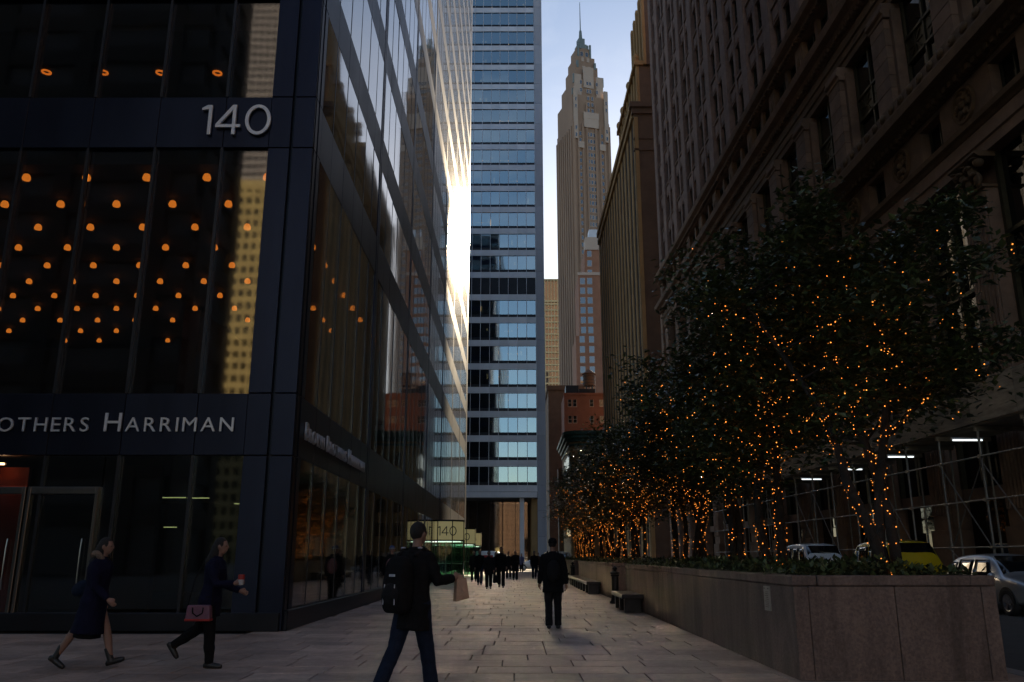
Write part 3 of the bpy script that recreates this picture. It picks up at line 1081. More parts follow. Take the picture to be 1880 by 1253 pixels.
moulding('lower_architrave', [(.6, 0), (0, 0), (0, .42), (-.08, .46), (-.08, 1.0), (.6, 1.02)], 16.55, M['lime'])
# dentils under the ledge, ornaments upon it
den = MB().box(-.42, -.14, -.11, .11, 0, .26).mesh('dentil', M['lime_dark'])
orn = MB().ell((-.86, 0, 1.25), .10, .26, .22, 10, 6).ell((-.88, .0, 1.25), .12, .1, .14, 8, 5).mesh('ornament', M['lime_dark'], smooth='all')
y_ = 22.0
i = 0
while y_ < 62:
    if i < 130: place('dentil', den, eq, (0, y_, 19.98))
    if i % 2 == 0: place('ornament', orn, eq, (0, y_, 19.95))
    y_ += .44
    i += 1
dn2 = MB()
for z, dx in ((28.92, -.1), (32.62, -.12)):
    y_ = 30.0
    while y_ < YEND:
        dn2.box(-.30 + dx * .5, dx, y_, y_ + .2, z + .02, z + .26)
        y_ += .42
tag(eqp('far_dentils', dn2, M['lime']), kind='stuff')
# --- attic between the two cornices: panels with a carved oval, pairs of windows
att_w = MB().box(.45, .48, -.85, .85, 0, 2.5).mesh('pane', M['win_dark'])
att_f = MB()
att_f.box(.35, .45, -.9, -.8, 0, 2.55); att_f.box(.35, .45, .8, .9, 0, 2.55); att_f.box(.35, .45, -.8, .8, 2.45, 2.55); att_f.box(.38, .45, -.05, .05, 0, 2.45)
att_f = att_f.mesh('window', M['win_frame'])
att_p = MB().box(.0, .6, -.62, .62, 0, 2.78)
att_p.box(-.05, 0, -.45, .45, .3, 2.5)
att_p = att_p.mesh('attic_panel', M['lime'], bevel=.03)
oval = MB().ell((-.05, 0, 1.4), .08, .26, .62, 16, 8).mesh('carved_oval', M['lime_dark'], smooth='all')
att_m = MB().box(.12, .6, -.22, .22, 0, 2.78).mesh('attic_pier', M['lime'])
for yk in PY:
    if yk < 36: continue
    p = place('attic_panel', att_p, eq, (0, yk, 29.83))
    place('carved_oval', oval, p)
    if yk < 88:
        place('attic_pier', att_m, eq, (0, yk + PIT / 2, 29.83))
        for d in (-1.14, 1.14):
            w_ = place('window', att_f, eq, (0, yk + PIT / 2 + d, 29.9))
            place('pane', att_w, w_)
    else:
        w_ = place('window', att_f, eq, (0, yk + 1.7, 29.9))
        place('pane', att_w, w_)
place('attic_panel', att_p, eq, (0, YEND - .65, 29.83))
# --- tall order: pilasters of stone blocks with tall windows between
blk = [MB().box(-.42, .6, -.72, .72, .008, .90 - .008).mesh('block', M['lime'], bevel=.012),
       MB().box(-.42, .6, -.72, .72, .008, .66 - .008).mesh('block', M['lime'], bevel=.012)]
side_blk = MB().box(-.12, .6, -.98, .98, 0, 5.6).mesh('pilaster_flank', M['lime'], bevel=.02)
capm = MB()
capm.prism([(.6, 0), (-.46, 0), (-.46, .2), (-.58, .28), (-.60, .44), (-.50, .5), (-.50, .78), (.6, .8)], -.85, .85, 'xzy')
capm = capm.mesh('capital', M['lime'], bevel=.02)
basm = MB().box(-.52, .6, -.84, .84, 0, .45).box(-.48, .6, -.8, .8, .45, .62).mesh('pilaster_base', M['lime'], bevel=.03)
plain_p = MB().box(-.42, .6, -.72, .72, 0, 5.0).mesh('pilaster_shaft', M['lime'], bevel=.02)
tallw = MB().box(.46, .50, -1.72, 1.72, 0, 6.0).mesh('pane', M['win_dark'])
tallf = MB()
for yy in (-1.72, -.06, 1.60):
    tallf.box(.34, .455, yy, yy + .12, 0, 6.0)
tallf.box(.36, .455, -1.6, 1.6, 5.88, 6.0)
tallf.box(.30, .455, -1.6, -.065, 2.45, 2.58); tallf.box(.30, .455, .065, 1.6, 2.45, 2.58)
tallf.box(.30, .455, -1.6, -.065, 3.72, 3.85); tallf.box(.30, .455, .065, 1.6, 3.72, 3.85)
tallf = tallf.mesh('window', M['win_trim'])
star = MB()
for k, a in enumerate((0, 45, 90, 135)):
    star.m = Matrix.Translation((.38, 0, 3.15)) @ Matrix.Rotation(R(a), 4, 'X')
    L_ = .58 if a in (0, 90) else .62
    star.box(-.025 - .001 * k, .036, -L_, L_, -.03, .03)
star.m = None
star.box(.41, .44, -.74, .74, 2.6, 3.7)
star = star.mesh('grille', M['win_trim'])
for bi, yk in enumerate(PY):
    if yk < 24: continue
    if yk < 60:
        p = place('pilaster', side_blk, eq, (0, yk, 21.2))
        place('pilaster_base', basm, p, (0, 0, 0))
        zz = .63
        j = 0
        while zz < 4.75:
            place('block', blk[0] if j % 2 == 0 else blk[1], p, (0, 0, zz))
            zz += .90 if j % 2 == 0 else .66
            j += 1
        place('capital', capm, p, (0, 0, 5.2))
    else:
        p = place('pilaster', plain_p, eq, (0, yk, 21.2))
        place('capital', capm, p, (0, 0, 5.2))
    if yk < 88:
        w_ = place('window', tallf, eq, (0, yk + PIT / 2, 21.18))
        place('pane', tallw, w_)
        for d in (-.83, .83): place('grille', star, w_, (0, d, 0))
# --- frieze with square windows and round medallions
med = MB()
n = 28
vs_, fs_ = [], []
for k in range(n):
    a = 2 * math.pi * k / n
    for (rr, xx) in ((.80, 0), (.76, -.12), (.66, -.12), (.62, -.03)):
        vs_.append((xx, rr * math.cos(a), rr * math.sin(a)))
for k in range(n):
    for q in range(3):
        fs_.append((k * 4 + q, k * 4 + q + 1, ((k + 1) % n) * 4 + q + 1, ((k + 1) % n) * 4 + q))
fs_.append(tuple(k * 4 + 3 for k in range(n)))
med.add(vs_, fs_)
for k in range(6):
    a = 2 * math.pi * k / 6
    med.ell((-.06, .36 * math.cos(a), .36 * math.sin(a)), .12, .17, .17, 8, 6)
med.ell((-.08, 0, 0), .16, .18, .18, 10, 6)
for k in range(10):
    a = 2 * math.pi * (k + .5) / 10
    med.ell((-.05, .55 * math.cos(a), .55 * math.sin(a)), .07, .08, .08, 6, 5)
med = med.mesh('medallion', M['lime_dark'], smooth=True)
frw = MB().box(.5, .53, -.8, .8, 0, 1.5).mesh('pane', M['win_dark'])
frf = MB().box(.42, .5, -.86, -.78, 0, 1.56).box(.42, .5, .78, .86, 0, 1.56).box(.42, .5, -.78, .78, 1.48, 1.56).box(.44, .5, -.04, .04, 0, 1.48).mesh('window', M['win_frame'])
frs = MB().box(0, .6, -1.84, 1.84, 0, 1.78).mesh('frieze_stone', M['lime'], bevel=.01)
frl = MB().box(0, .6, -.87, .87, 0, .2).mesh('frieze_lintel', M['lime'])
for yk in PY:
    place('frieze_stone', frs, eq, (0, yk, 18.15))
    place('medallion', med, eq, (0, yk, 19.04))
    w_ = place('window', frf, eq, (0, yk + PIT / 2, 18.16))
    place('pane', frw, w_)
    place('frieze_lintel', frl, eq, (0, yk + PIT / 2, 19.73))
# --- lower order: fluted pilasters with leafy capitals
fl = MB()
fl.box(-.18, .6, -.78, .78, 0, 12.6)
for q in range(7):
    yq = -.66 + q * .22
    fl.box(-.25, -.178, yq - .07, yq + .07, .6, 12.3)
fl = fl.mesh('pilaster', M['lime'], bevel=.012)
lc = MB()
lc.prism([(.6, 0), (-.30, 0), (-.34, .08), (-.3, .12), (.6, .12)], -.86, .86, 'xzy')
for (yy, zz, sx, sy, sz) in [(-.55, .42, .16, .2, .3), (0, .42, .18, .22, .32), (.55, .42, .16, .2, .3), (-.3, .8, .2, .2, .3), (.3, .8, .2, .2, .3), (-.72, 1.05, .22, .2, .2), (.72, 1.05, .22, .2, .2), (0, 1.05, .22, .2, .16)]:
    lc.ell((-.25, yy, zz), sx, sy, sz, 9, 6)
    lc.ell((-.42, yy, zz + sz * .7), sx * .7, sy * .8, sz * .3, 8, 5)
lc.prism([(.6, 1.22), (-.36, 1.22), (-.52, 1.34), (-.52, 1.44), (.6, 1.44)], -.98, .98, 'xzy')
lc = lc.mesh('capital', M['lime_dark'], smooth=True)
lw = MB().box(.50, .54, -1.85, 1.85, 0, 12.4).mesh('pane', M['win_dark'])
lf = MB()
for yy in (-1.88, -.09, 1.70):
    lf.box(.3, .495, yy, yy + .18, 0, 12.4)
for zz in (3.0, 4.3, 7.6, 9.0):
    lf.box(.28, .495, -1.7, -.095, zz, zz + .16); lf.box(.28, .495, .095, 1.7, zz, zz + .16)
lf = lf.mesh('window', M['win_trim'])
gr = MB()
for k, a in enumerate((0, 30, 60, 90, 120, 150)):
    gr.m = Matrix.Translation((.40, 0, 0)) @ Matrix.Rotation(R(a), 4, 'X')
    gr.box(-.02 - .001 * k, .02, -.56, .56, -.025, .025)
gr.m = None
gr = gr.mesh('grille', M['win_trim'])
lbase = MB().box(-.3, .6, -.9, .9, 0, 2.5).mesh('pedestal', M['lime'], bevel=.02)
for yk in PY:
    p = place('pilaster', fl, eq, (0, yk, 2.5))
    place('capital', lc, p, (0, 0, 12.6))
    place('pedestal', lbase, eq, (0, yk, 0))
    if yk + PIT < YEND:
        w_ = place('window', lf, eq, (0, yk + PIT / 2, 4.1))
        place('pane', lw, w_)
        for d in (-.9, .9):
            for zz in (3.72, 8.38): place('grille', gr, w_, (0, d, zz))
        box(.08, .6, yk + .92, yk + PIT - .92, 0, .9).obj('stall_riser', M['lime'], eq)
        box(.3, .6, yk + .92, yk + PIT - .92, 3.6, 4.08).obj('lintel', M['lime'], eq)
        box(.5, .55, yk + .95, yk + PIT - .95, .92, 3.58).obj('shop_pane', M['win_dark'], eq)
eqp('end_pier', box(-.2, .6, YEND - 1.2, YEND, 0, 28.9), M['lime'], bevel=.03)

# ================================================================== STONE BLOCK BEYOND THE CROSS STREET
BX, BY0, BY1 = 17.0, 107.0, 157.5
sb = thing('pier_fronted_building', 'tall narrow tan stone building with thin vertical piers beyond the cross street', 'building', (BX, BY0, 0))
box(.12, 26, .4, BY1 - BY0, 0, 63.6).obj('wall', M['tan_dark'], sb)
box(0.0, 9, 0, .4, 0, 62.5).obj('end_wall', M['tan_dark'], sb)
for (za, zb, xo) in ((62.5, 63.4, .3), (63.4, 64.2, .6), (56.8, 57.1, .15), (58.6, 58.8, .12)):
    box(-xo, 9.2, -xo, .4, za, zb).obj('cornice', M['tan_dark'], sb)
M['spandrel_brown'] = surf('dark_bronze_spandrel', (.05, .034, .022), (.034, .023, .015), .8, scale=.6)  # spandrels much darker than the piers, so the stripes stand out
pr = MB().box(0.0, .52, -.75, .75, 0, 62).mesh('pier', M['tan_stone'], bevel=.015)
pw = MB().box(.11, .118, -.80, .80, 0, 2.3).mesh('window_pane', M['dull_dark'])
ps = MB().box(.10, .118, -.80, .80, 0, 1.5).mesh('spandrel', M['spandrel_brown'])
npr = 15
stp = (BY1 - BY0 - 1.2) / (npr - 1)
farw = MB(); fars = MB()
for i in range(npr):
    place('pier', pr, sb, (0, .6 + i * stp, 0))
    if i < npr - 1:
        for f in range(15):
            z = 3 + f * 3.95
            if i < 6:
                place('window_pane', pw, sb, (0, .6 + (i + .5) * stp, z))
                place('spandrel', ps, sb, (0, .6 + (i + .5) * stp, z + 2.36))
            else:
                farw.box(.11, .118, .6 + (i + .5) * stp - 1.0, .6 + (i + .5) * stp + 1.0, z, z + 2.3)
                fars.box(.10, .118, .6 + (i + .5) * stp - 1.0, .6 + (i + .5) * stp + 1.0, z + 2.36, z + 3.9)
tag(farw.obj('far_windows', M['dull_dark'], sb), kind='stuff')
tag(fars.obj('far_spandrels', M['spandrel_brown'], sb), kind='stuff')
box(-.3, 9, .41, BY1 - BY0, 62.05, 63.0).obj('cornice', M['tan_stone'], sb)
box(-.45, 9, .42, BY1 - BY0 + .2, 63.65, 64.6).obj('parapet', M['tan_stone'], sb)
# setback upper block with its own piers
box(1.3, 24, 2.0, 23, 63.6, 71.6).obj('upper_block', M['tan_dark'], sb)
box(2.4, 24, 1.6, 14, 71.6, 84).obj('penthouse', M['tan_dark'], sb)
upm = MB().box(.9, 1.35, -.45, .45, 64.6, 72.6).mesh('upper_pier', M['tan_stone'], bevel=.05)
for i in range(9):
    place('upper_pier', upm, sb, (0, 2.4 + i * 2.5, 0))
upc = MB().ell((1.0, 0, 73.0), .5, .5, .8, 8, 6).mesh('finial', M['tan_stone'])
for i in (0, 3, 6, 8):
    place('finial', upc, sb, (0, 2.4 + i * 2.5, 0))
upm2 = MB().box(2.0, 2.45, -.45, .45, 71.6, 84.5).mesh('upper_pier', M['tan_stone'], bevel=.05)
for i in range(5):
    place('upper_pier', upm2, sb, (0, 2.0 + i * 2.6, 0))
box(.6, 24, 1.7, 23.2, 71.6, 72.3).obj('upper_cornice', M['tan_stone'], sb)

rs = thing('rear_shadow_block', 'unseen brown stone block shading the left tower, behind the pier-fronted building', 'building', (23.7, 166, 0))  # unseen; placed and sized to cast the shadow edge on the left tower
box(0, 24, 0, 49, 0, 88.4).obj('wall', M['tan_dark'], rs)
box(-.05, 24, -.05, 49.1, 88.4, 89.4).obj('cornice', M['tan_stone'], rs)
rp_ = MB().box(-.15, .02, -.6, .6, 0, 88).mesh('pier', M['tan_stone'])
for i in range(17):
    place('pier', rp_, rs, (0, 1 + i * 2.94, 0))

# ================================================================== FAR TOWER WITH THE SPIRE
D = 385.0
pt = thing('spired_tower', 'tall brown art deco tower with stepped crown and needle spire, far off', 'tower', (35.6, D + 9, 0), R(17))
pt.scale = (.94, .94, 1)
def ptb(name, w, d, z0, z1, mat, xo=0.0, yo=0.0, bev=.0):
    return box(xo - w / 2, xo + w / 2, yo - d / 2, yo + d / 2, z0, z1).obj(name, mat, pt, bevel=bev)
ptb('shaft', 21.5, 24, 0, 216, M['pine_brick'])
ptb('shaft_upper', 20.8, 23.2, 216, 230.5, M['pine_brick'])
ptb('setback', 17.0, 19.5, 230.5, 241, M['pine_brick'])
ptb('crown_base', 13.4, 15, 241, 250.3, M['pine_brick'])
ptb('crown_base', 11.2, 12.5, 250.3, 256.4, M['pine_brick'])
ptb('crown', 8.6, 9.6, 256.4, 262.6, M['pine_brick'])
ptb('lantern', 5.2, 5.6, 262.6, 266.5, M['pine_cap'])
ptb('lantern', 3.6, 3.8, 266.5, 270.5, M['pine_cap'])
MB().rings([((0, 0, 270.5), 1.1, 1.1), ((0, 0, 276), .75, .75), ((0, 0, 276.6), .34, .34), ((0, 0, 294), .16, .16)], 10).obj('spire', M['pine_cap'], pt)
# piers on the two faces in view
pfx = [-10.2, -7.6, -5.0, -2.55, 2.55, 5.0, 7.6, 10.2]
for x in pfx:
    w = 1.5 if abs(x) > 9 else 1.0
    box(x - w / 2, x + w / 2, -12.75, -12.0, 0, 214 if abs(x) > 4 else 226).obj('pier', M['pine_brick'], pt)
for yy in [-10.6, -7.4, -4.2, -1.0, 2.2, 5.4, 8.6, 11]:
    box(-11.5, -10.75, yy - .8, yy + .8, 0, 212).obj('pier', M['pine_brick'], pt)
# corner buttresses and pale stone collars at the setbacks
for sx in (-1, 1):
    box(sx * 8.9 - 1.1, sx * 8.9 + 1.1, -12.95, -12.0, 205, 234).obj('buttress', M['pine_trim'], pt)
    box(sx * 6.2 - 1.7, sx * 6.2 + 1.7, -13.1, -12.0, 200, 203.5).obj('stone_collar', M['pine_trim'], pt)
    box(sx * 6.4 - 2.0, sx * 6.4 + 2.0, -10.6, -9.7, 231, 243).obj('stone_bay', M['pine_trim'], pt)
    box(sx * 8.3 - .7, sx * 8.3 + .7, -10.2, -9.2, 238, 243.3).obj('pinnacle', M['pine_cap'], pt)
    box(sx * 5.2 - .6, sx * 5.2 + .6, -7.7, -6.6, 249, 253).obj('pinnacle', M['pine_cap'], pt)
    box(sx * 3.6 - .5, sx * 3.6 + .5, -5.3, -4.4, 255, 265).obj('pinnacle', M['pine_cap'], pt)
    box(sx * 2.2 - .4, sx * 2.2 + .4, -5.1, -4.5, 262, 264.6).obj('pinnacle', M['pine_cap'], pt)
    box(sx * 10.0 - .5, sx * 10.0 + .5, -11.9, -11, 230, 233.6).obj('pinnacle', M['pine_cap'], pt)
box(-4.4, 4.4, -13.0, -12.0, 217, 220.5).obj('stone_collar', M['pine_trim'], pt)
box(-4.2, 4.2, -12.9, -12.0, 212, 217).obj('stone_collar', M['pine_trim'], pt)
box(-3.0, 3.0, -10.3, -9.7, 236, 248).obj('stone_bay', M['pine_trim'], pt)
for sx in (-1.6, 1.6):
    box(sx - .9, sx + .9, -7.9, -7.4, 246, 250).obj('stone_hood', M['pine_trim'], pt)
    box(sx - .8, sx + .8, -6.5, -6.2, 258.5 - 5, 256).obj('stone_hood', M['pine_trim'], pt)
wins = MB(); frs_ = MB()
def pwin(x, z, w=1.05, h=1.9, y=-12.02):
    wins.box(x - w / 2, x + w / 2, y - .06, y, z, z + h)
    frs_.box(x - w / 2 - .22, x + w / 2 + .22, y - .03, y + .01, z - .3, z + h + .2)
z = 20.0
while z < 210:
    for x in (-1.75, 0, 1.75): pwin(x, z)
    for x in (-6.3, 6.3): pwin(x, z)
    z += 3.75
for zz in (213, 216.5, 221, 224.5, 228):
    for x in (-1.2, 1.2): pwin(x, zz)
for zz in (206, 210, 222, 226):
    for x in (-8.9, 8.9): pwin(x, zz, .8, 2.0, -12.97)
for zz in (233, 237.5):
    for x in (-.8, .8, -4.7, 4.7): pwin(x, zz, 1.0, 2.0, -10.62 if abs(x) > 4 else -10.32)
for x in (-1.6, 1.6): pwin(x, 243.2, 1.0, 1.8, -7.9)
for x in (-1.9, -1.1, 1.1, 1.9): pwin(x, 257.8, .7, 2.4, -4.82)
z = 20.0
while z < 205:
    for yy in (-9.0, -5.8, -2.6, .6, 3.8, 7.0):
        wins.box(-10.80, -10.74, yy - .5, yy + .5, z, z + 1.9)
    z += 3.75
tag(wins.obj('windows', M['far_win'], pt), kind='stuff')
tag(frs_.obj('window_frames', M['pine_trim'], pt), kind='stuff')

# ================================================================== BRICK BLOCKS BELOW THE TOWER
# setback brick block with pairs of windows
bt = thing('setback_brick_block', 'orange brick block with white penthouse and blue windows in front of the spired tower', 'building', (30.0, 320, 0))
box(-4.2, 4.6, 0, 20, 0, 112).obj('wall', M['orange_brick'], bt)
box(-1.4, 4.6, 1.5, 20, 112, 123).obj('wall', M['orange_brick'], bt)
box(-5.8, 4.6, -1.0, 20, 0, 86).obj('wall', M['orange_brick'], bt)
box(-1.1, 4.4, 1.0, 8, 123, 128.5).obj('penthouse', M['pine_trim'], bt)
box(-4.5, 4.6, -.3, .2, 111.6, 112.8).obj('parapet', M['pine_trim'], bt)
box(.6, 4.2, 1.5, 7, 128.5, 132).obj('plant_room', M['alu'], bt)
wn = MB(); wfm = MB()
def bwin(x, y, z, w=1.5, h=2.2):
    wn.box(x - w / 2, x + w / 2, y - .1, y, z, z + h)
    wfm.box(x - w / 2 - .12, x + w / 2 + .12, y - .05, y + .02, z - .25, z + h + .1)
z = 30.0
while z < 121:
    if z < 84:
        for x in (-3.3, 0.4): bwin(x, -1.0, z, 1.9, 2.5)
    elif z < 109:
        for x in (-2.6, .3): bwin(x, 0, z, 1.9, 2.5)
    elif z > 111:
        bwin(.6, 1.5, z, 1.7, 2.4)
    z += 4.1
tag(wn.obj('windows', M['far_win'], bt), kind='stuff')
tag(wfm.obj('window_frames', M['pine_trim'], bt), kind='stuff')
# red brick block with the roof tank
rb = thing('red_brick_block', 'small red brick block with black roof structures under a water tank', 'building', (13.8, 230, 0))
box(0, 14, 0, 14, 0, 45.3).obj('wall', M['red_brick'], rb)
box(-.2, 14, -.25, .3, 45.3, 45.8).obj('parapet', M['red_brick'], rb)
box(.6, 4.2, 1, 6, 45.4, 48.2).obj('roof_shed', M['bronze_dark'], rb)
box(4.4, 9, 2, 6, 45.4, 47.4).obj('roof_shed', M['bronze_dark'], rb)
wb = MB().box(-.45, .45, -.06, 0, 0, 1.9).mesh('pane', M['far_win'])
wbf = MB().box(-.56, .56, -.04, .02, -.16, 0).box(-.56, -.455, -.04, .02, 0, 1.98).box(.455, .56, -.04, .02, 0, 1.98).box(-.455, .455, -.08, -.062, .92, 1.0).mesh('window', M['pine_trim'])
for f in range(6):
    for x in (1.6, 3.0, 7.7, 10.4):
        w_ = place('window', wbf, rb, (x, 0, 42.0 - f * 4.6))
        place('pane', wb, w_)
tk = thing('water_tank', 'wooden roof water tank with conical cap on the red brick block', 'water tank', (21.3, 234, 47.4))
MB().rings([((0, 0, 0), 1.75, 1.75), ((0, 0, 3.4), 1.65, 1.65)], 20).obj('barrel', M['tan_dark'], tk, (0, 0, 1.2), smooth=True)
MB().rings([((0, 0, 0), 2.0, 2.0), ((0, 0, .12), 1.95, 1.95), ((0, 0, 1.5), .1, .1)], 20)  .obj('cone_roof', M['tan_dark'], tk, (0, 0, 4.62))
for a in range(4):
    MB().path([(1.2 * math.cos(a * 1.571 + .785), 1.2 * math.sin(a * 1.571 + .785), 0), (1.2 * math.cos(a * 1.571 + .785), 1.2 * math.sin(a * 1.571 + .785), 1.2)], .12, 6).obj('leg', M['bronze_dark'], tk)
for q in range(3):
    MB().rings([((0, 0, .6 + q * 1.0), 1.80, 1.80), ((0, 0, .68 + q * 1.0), 1.80, 1.80)], 20).obj('hoop', M['bronze_dark'], tk, (0, 0, 1.2))
# ochre corner block with green cornice
oc = thing('green_corniced_block', 'low ochre corner block with arched windows and a green copper cornice', 'building', (12.6, 190, 0))
def rounded(x0, x1, y0, y1, r, n=8):
    p = []
    for k in range(n + 1):
        a = math.pi + math.pi / 2 * k / n
        p.append((x0 + r + r * math.cos(a), y0 + r + r * math.sin(a)))
    return p + [(x1, y0), (x1, y1), (x0, y1)]
MB().prism(rounded(0, 14, 0, 30, 2.6), 0, 27.2, 'xyz').obj('wall', M['ochre'], oc)
for (e, z0, z1) in ((.25, 25.9, 26.4), (.6, 26.9, 27.6), (1.1, 27.6, 28.4), (1.5, 28.4, 29.2)):
    MB().prism(rounded(-e, 14, -e, 30, 2.6 + e), z0, z1, 'xyz').obj('cornice', M['copper'], oc)
arch = MB()
ap = [(-.7, 0), (.7, 0)] + [(.7 * math.cos(math.pi * k / 8), 2.4 + .7 * math.sin(math.pi * k / 8)) for k in range(9)]
arch.prism(ap, -.05, .0, 'xzy')
arch = arch.mesh('arched_window', M['far_win'])
archf = MB().prism([(u * 1.3, v * 1.08 - .15) for (u, v) in ap], -.03, .02, 'xzy').mesh('arch_surround', M['tan_stone'])
for f in range(4):
    for x in (4.4, 7.6, 10.8):
        w_ = place('arch_surround', archf, oc, (x, -.02, 21.4 - f * 5.2))
        place('arched_window', arch, w_)
        # the street side
    for yy in (5, 9, 13, 17, 21):
        w_ = place('arch_surround', archf, oc, (-.02, yy, 21.4 - f * 5.2), (0, 0, R(-90)))
        place('arched_window', arch, w_)
rh = thing('roof_hut', 'small pale hut with pointed roof on the green-corniced block', 'hut', (22.6, 196, 29.2))
box(-1.5, 1.5, -1.2, 1.2, 0, 2.2).obj('wall', M['pine_trim'], rh)
MB().add([(-2, -1.6, 2.2), (2, -1.6, 2.2), (2, 1.6, 2.2), (-2, 1.6, 2.2), (0, 0, 3.8)], [(0, 3, 2, 1), (0, 1, 4), (1, 2, 4), (2, 3, 4), (3, 0, 4)]).obj('roof', M['tan_dark'], rh)
# brown flank further down the street
fl_ = thing('brown_street_block', 'dark brown block receding down the narrow street behind the grey tower', 'building', (11.5, 222, 0))
box(0, 10, 0, 5, 0, 24).obj('wall', M['tan_dark'], fl_)
box(-1.2, 10, 30, 90, 0, 52).obj('wall', M['tan_dark'], fl_)
box(-1.6, 10, 29.6, 90, 51, 52.4).obj('cornice', M['tan_dark'], fl_)
# lattice fronted tower
lt = thing('lattice_tower', 'pale yellow gridded tower seen in the slot beside the grey tower', 'tower', (17.0, 500, 0))
box(0, 26, .9, 26, 0, 171).obj('wall', M['far_win'], lt)
lg = MB()
nx = 14
for i in range(nx):
    lg.box(i * 1.98 - .22, i * 1.98 + .22, 0, .9, 0, 171)
z = 6.0
while z < 158:
    lg.box(-.2, 26, .12, .8, z, z + .9)
    z += 3.9
lg.box(-.2, 26, .05, .9, 156, 157.2)
lg.box(-.2, 26, -.05, .9, 170.2, 171.2)
tag(lg.obj('grid', M['lattice'], lt), kind='stuff')

# ================================================================== BLOCKS BEHIND THE VIEWER (seen mirrored in the glass)
M['black_tower'] = surf('black_steel', (0.006, 0.006, 0.007), (0.004, 0.004, 0.005), 0.9, 0.0, scale=.2)
M['pale_tower'] = surf('pale_cladding', (0.23, 0.22, 0.235), (0.18, 0.17, 0.185), 0.5, 0.1, scale=.2)
M['yellow_tower'] = surf('yellow_stone', (0.40, 0.32, 0.13), (0.22, 0.17, 0.07), 0.7, scale=.2)
M['matte_glass'] = surf('dull_black_glass', (.022, .024, .03), (.016, .018, .022), .8, scale=.3)
def behind(name, label, x0, x1, y0, y1, h, mat, fh, pw_, frame=.5, wall='win_dark'):
    t_ = thing(name, label, 'tower', ((x0 + x1) / 2, (y0 + y1) / 2, 0))
    a, b_ = (x1 - x0) / 2, (y1 - y0) / 2
    box(-a, a, -b_, b_, 0, h).obj('wall', M[wall], t_)
    mb = MB()
    z = 4.0
    while z < h:
        mb.box(-a - .4, a + .4, -b_ - .4, b_ + .4, z, z + fh * .42)
        z += fh
    mb.box(-a - .45, a + .45, -b_ - .45, b_ + .45, h - 1, h + 2)
    tag(mb.obj('floor_bands', mat, t_), kind='stuff')
    mb = MB()
    x = -a
    while x <= a:
        mb.box(x - frame / 2, x + frame / 2, b_, b_ + .5, 0, h)
        x += pw_
    y_ = -b_
    while y_ <= b_:
        mb.box(a, a + .5, y_ - frame / 2, y_ + frame / 2, 0, h)
        mb.box(-a - .5, -a, y_ - frame / 2, y_ + frame / 2, 0, h)
        y_ += pw_
    tag(mb.obj('vertical_fins', mat, t_), kind='stuff')
    return t_
behind('black_steel_tower', 'black steel tower mirrored in the dark glass front, behind the viewer', -150, -29.4, -45, -35, 105, M['black_tower'], 3.9, 8.4, 1.6, 'matte_glass')
behind('pale_glass_tower', 'pale grey tower mirrored in the upper corner pane, behind the viewer', -150, -90, -370, -330, 300, M['pale_tower'], 4.0, 3.0, .4)
behind('yellow_stone_tower', 'yellow stone tower mirrored in the lobby corner pane, behind the viewer', -92, -58, -235, -205, 114, M['yellow_tower'], 3.8, 2.6, .9)
behind('brown_stone_block', 'brown stone block across the square, behind the viewer', 30, 90, -90, -50, 95, M['lime'], 3.9, 4.0, 1.2)
behind('far_low_block', 'low brown block closing the street far behind the viewer', -60, 70, -440, -420, 46, M['lime'], 3.9, 4.0, 1.4)

# ================================================================== SIDEWALK SHED
shed = thing('sidewalk_shed', 'scaffold shed with weathered plywood parapet over the right-hand sidewalk', 'scaffold', (EX, 0, 0), SRA)
SX = -2.35
ply = [MB().box(-.03, .03, .01, 2.63, 0, 1.42).mesh('parapet_panel', M['ply']), MB().box(-.03, .03, .01, 2.63, 0, 1.38).mesh('parapet_panel', M['ply'])]
SY = [20.6 + 2.65 * k for k in range(17)]
postm = MB().path([(0, 0, 0), (0, 0, 5.8)], .045, 8).mesh('post', M['pipe'], smooth=True)
basep = MB().box(-.14, .14, -.14, .14, 0, .03).mesh('base_plate', M['pipe'])
railm = MB().path([(0, 0, 0), (0, 2.65, 0)], .03, 6).mesh('rail', M['pipe'], smooth=True)
legm = MB().box(-.05, .05, -.09, .09, 0, .12).mesh('coupler', M['pipe'])
for i, yy in enumerate(SY):
    place('parapet_panel', ply[i % 2], shed, (SX - .05, yy, 5.86), (0, rnd.uniform(-.006, .006), rnd.uniform(-.004, .004)))
    for xx in (SX + .1, -.45):
        p = place('post', postm, shed, (xx, yy, 0))
        place('base_plate', basep, p)
    for zz in (1.75, 3.3, 4.75):
        place('rail', railm, shed, (SX + .05, yy, zz))
        place('coupler', legm, shed, (SX + .07, yy, zz - .06))
    if i % 3 != 1:
        MB().path([(SX + .02, yy, 1.8), (SX + .02, yy + 2.65, 4.7)], .024, 6).obj('brace', M['pipe'], shed)
        if i % 3 == 0:
            MB().path([(SX + .16, yy + 2.65, 1.8), (SX + .16, yy, 4.7)], .024, 6).obj('brace', M['pipe'], shed)
            MB().path([(SX + .02, yy, .1), (SX + .02, yy + 2.65, 1.7)], .024, 6).obj('brace', M['pipe'], shed)
    box(SX, -.3, yy - .06, yy + .06, 5.62, 5.78).obj('joist', M['ply'], shed)
box(SX, -.32, SY[0], SY[-1] + 2.65, 5.79, 5.85).obj('deck', M['ply'], shed)
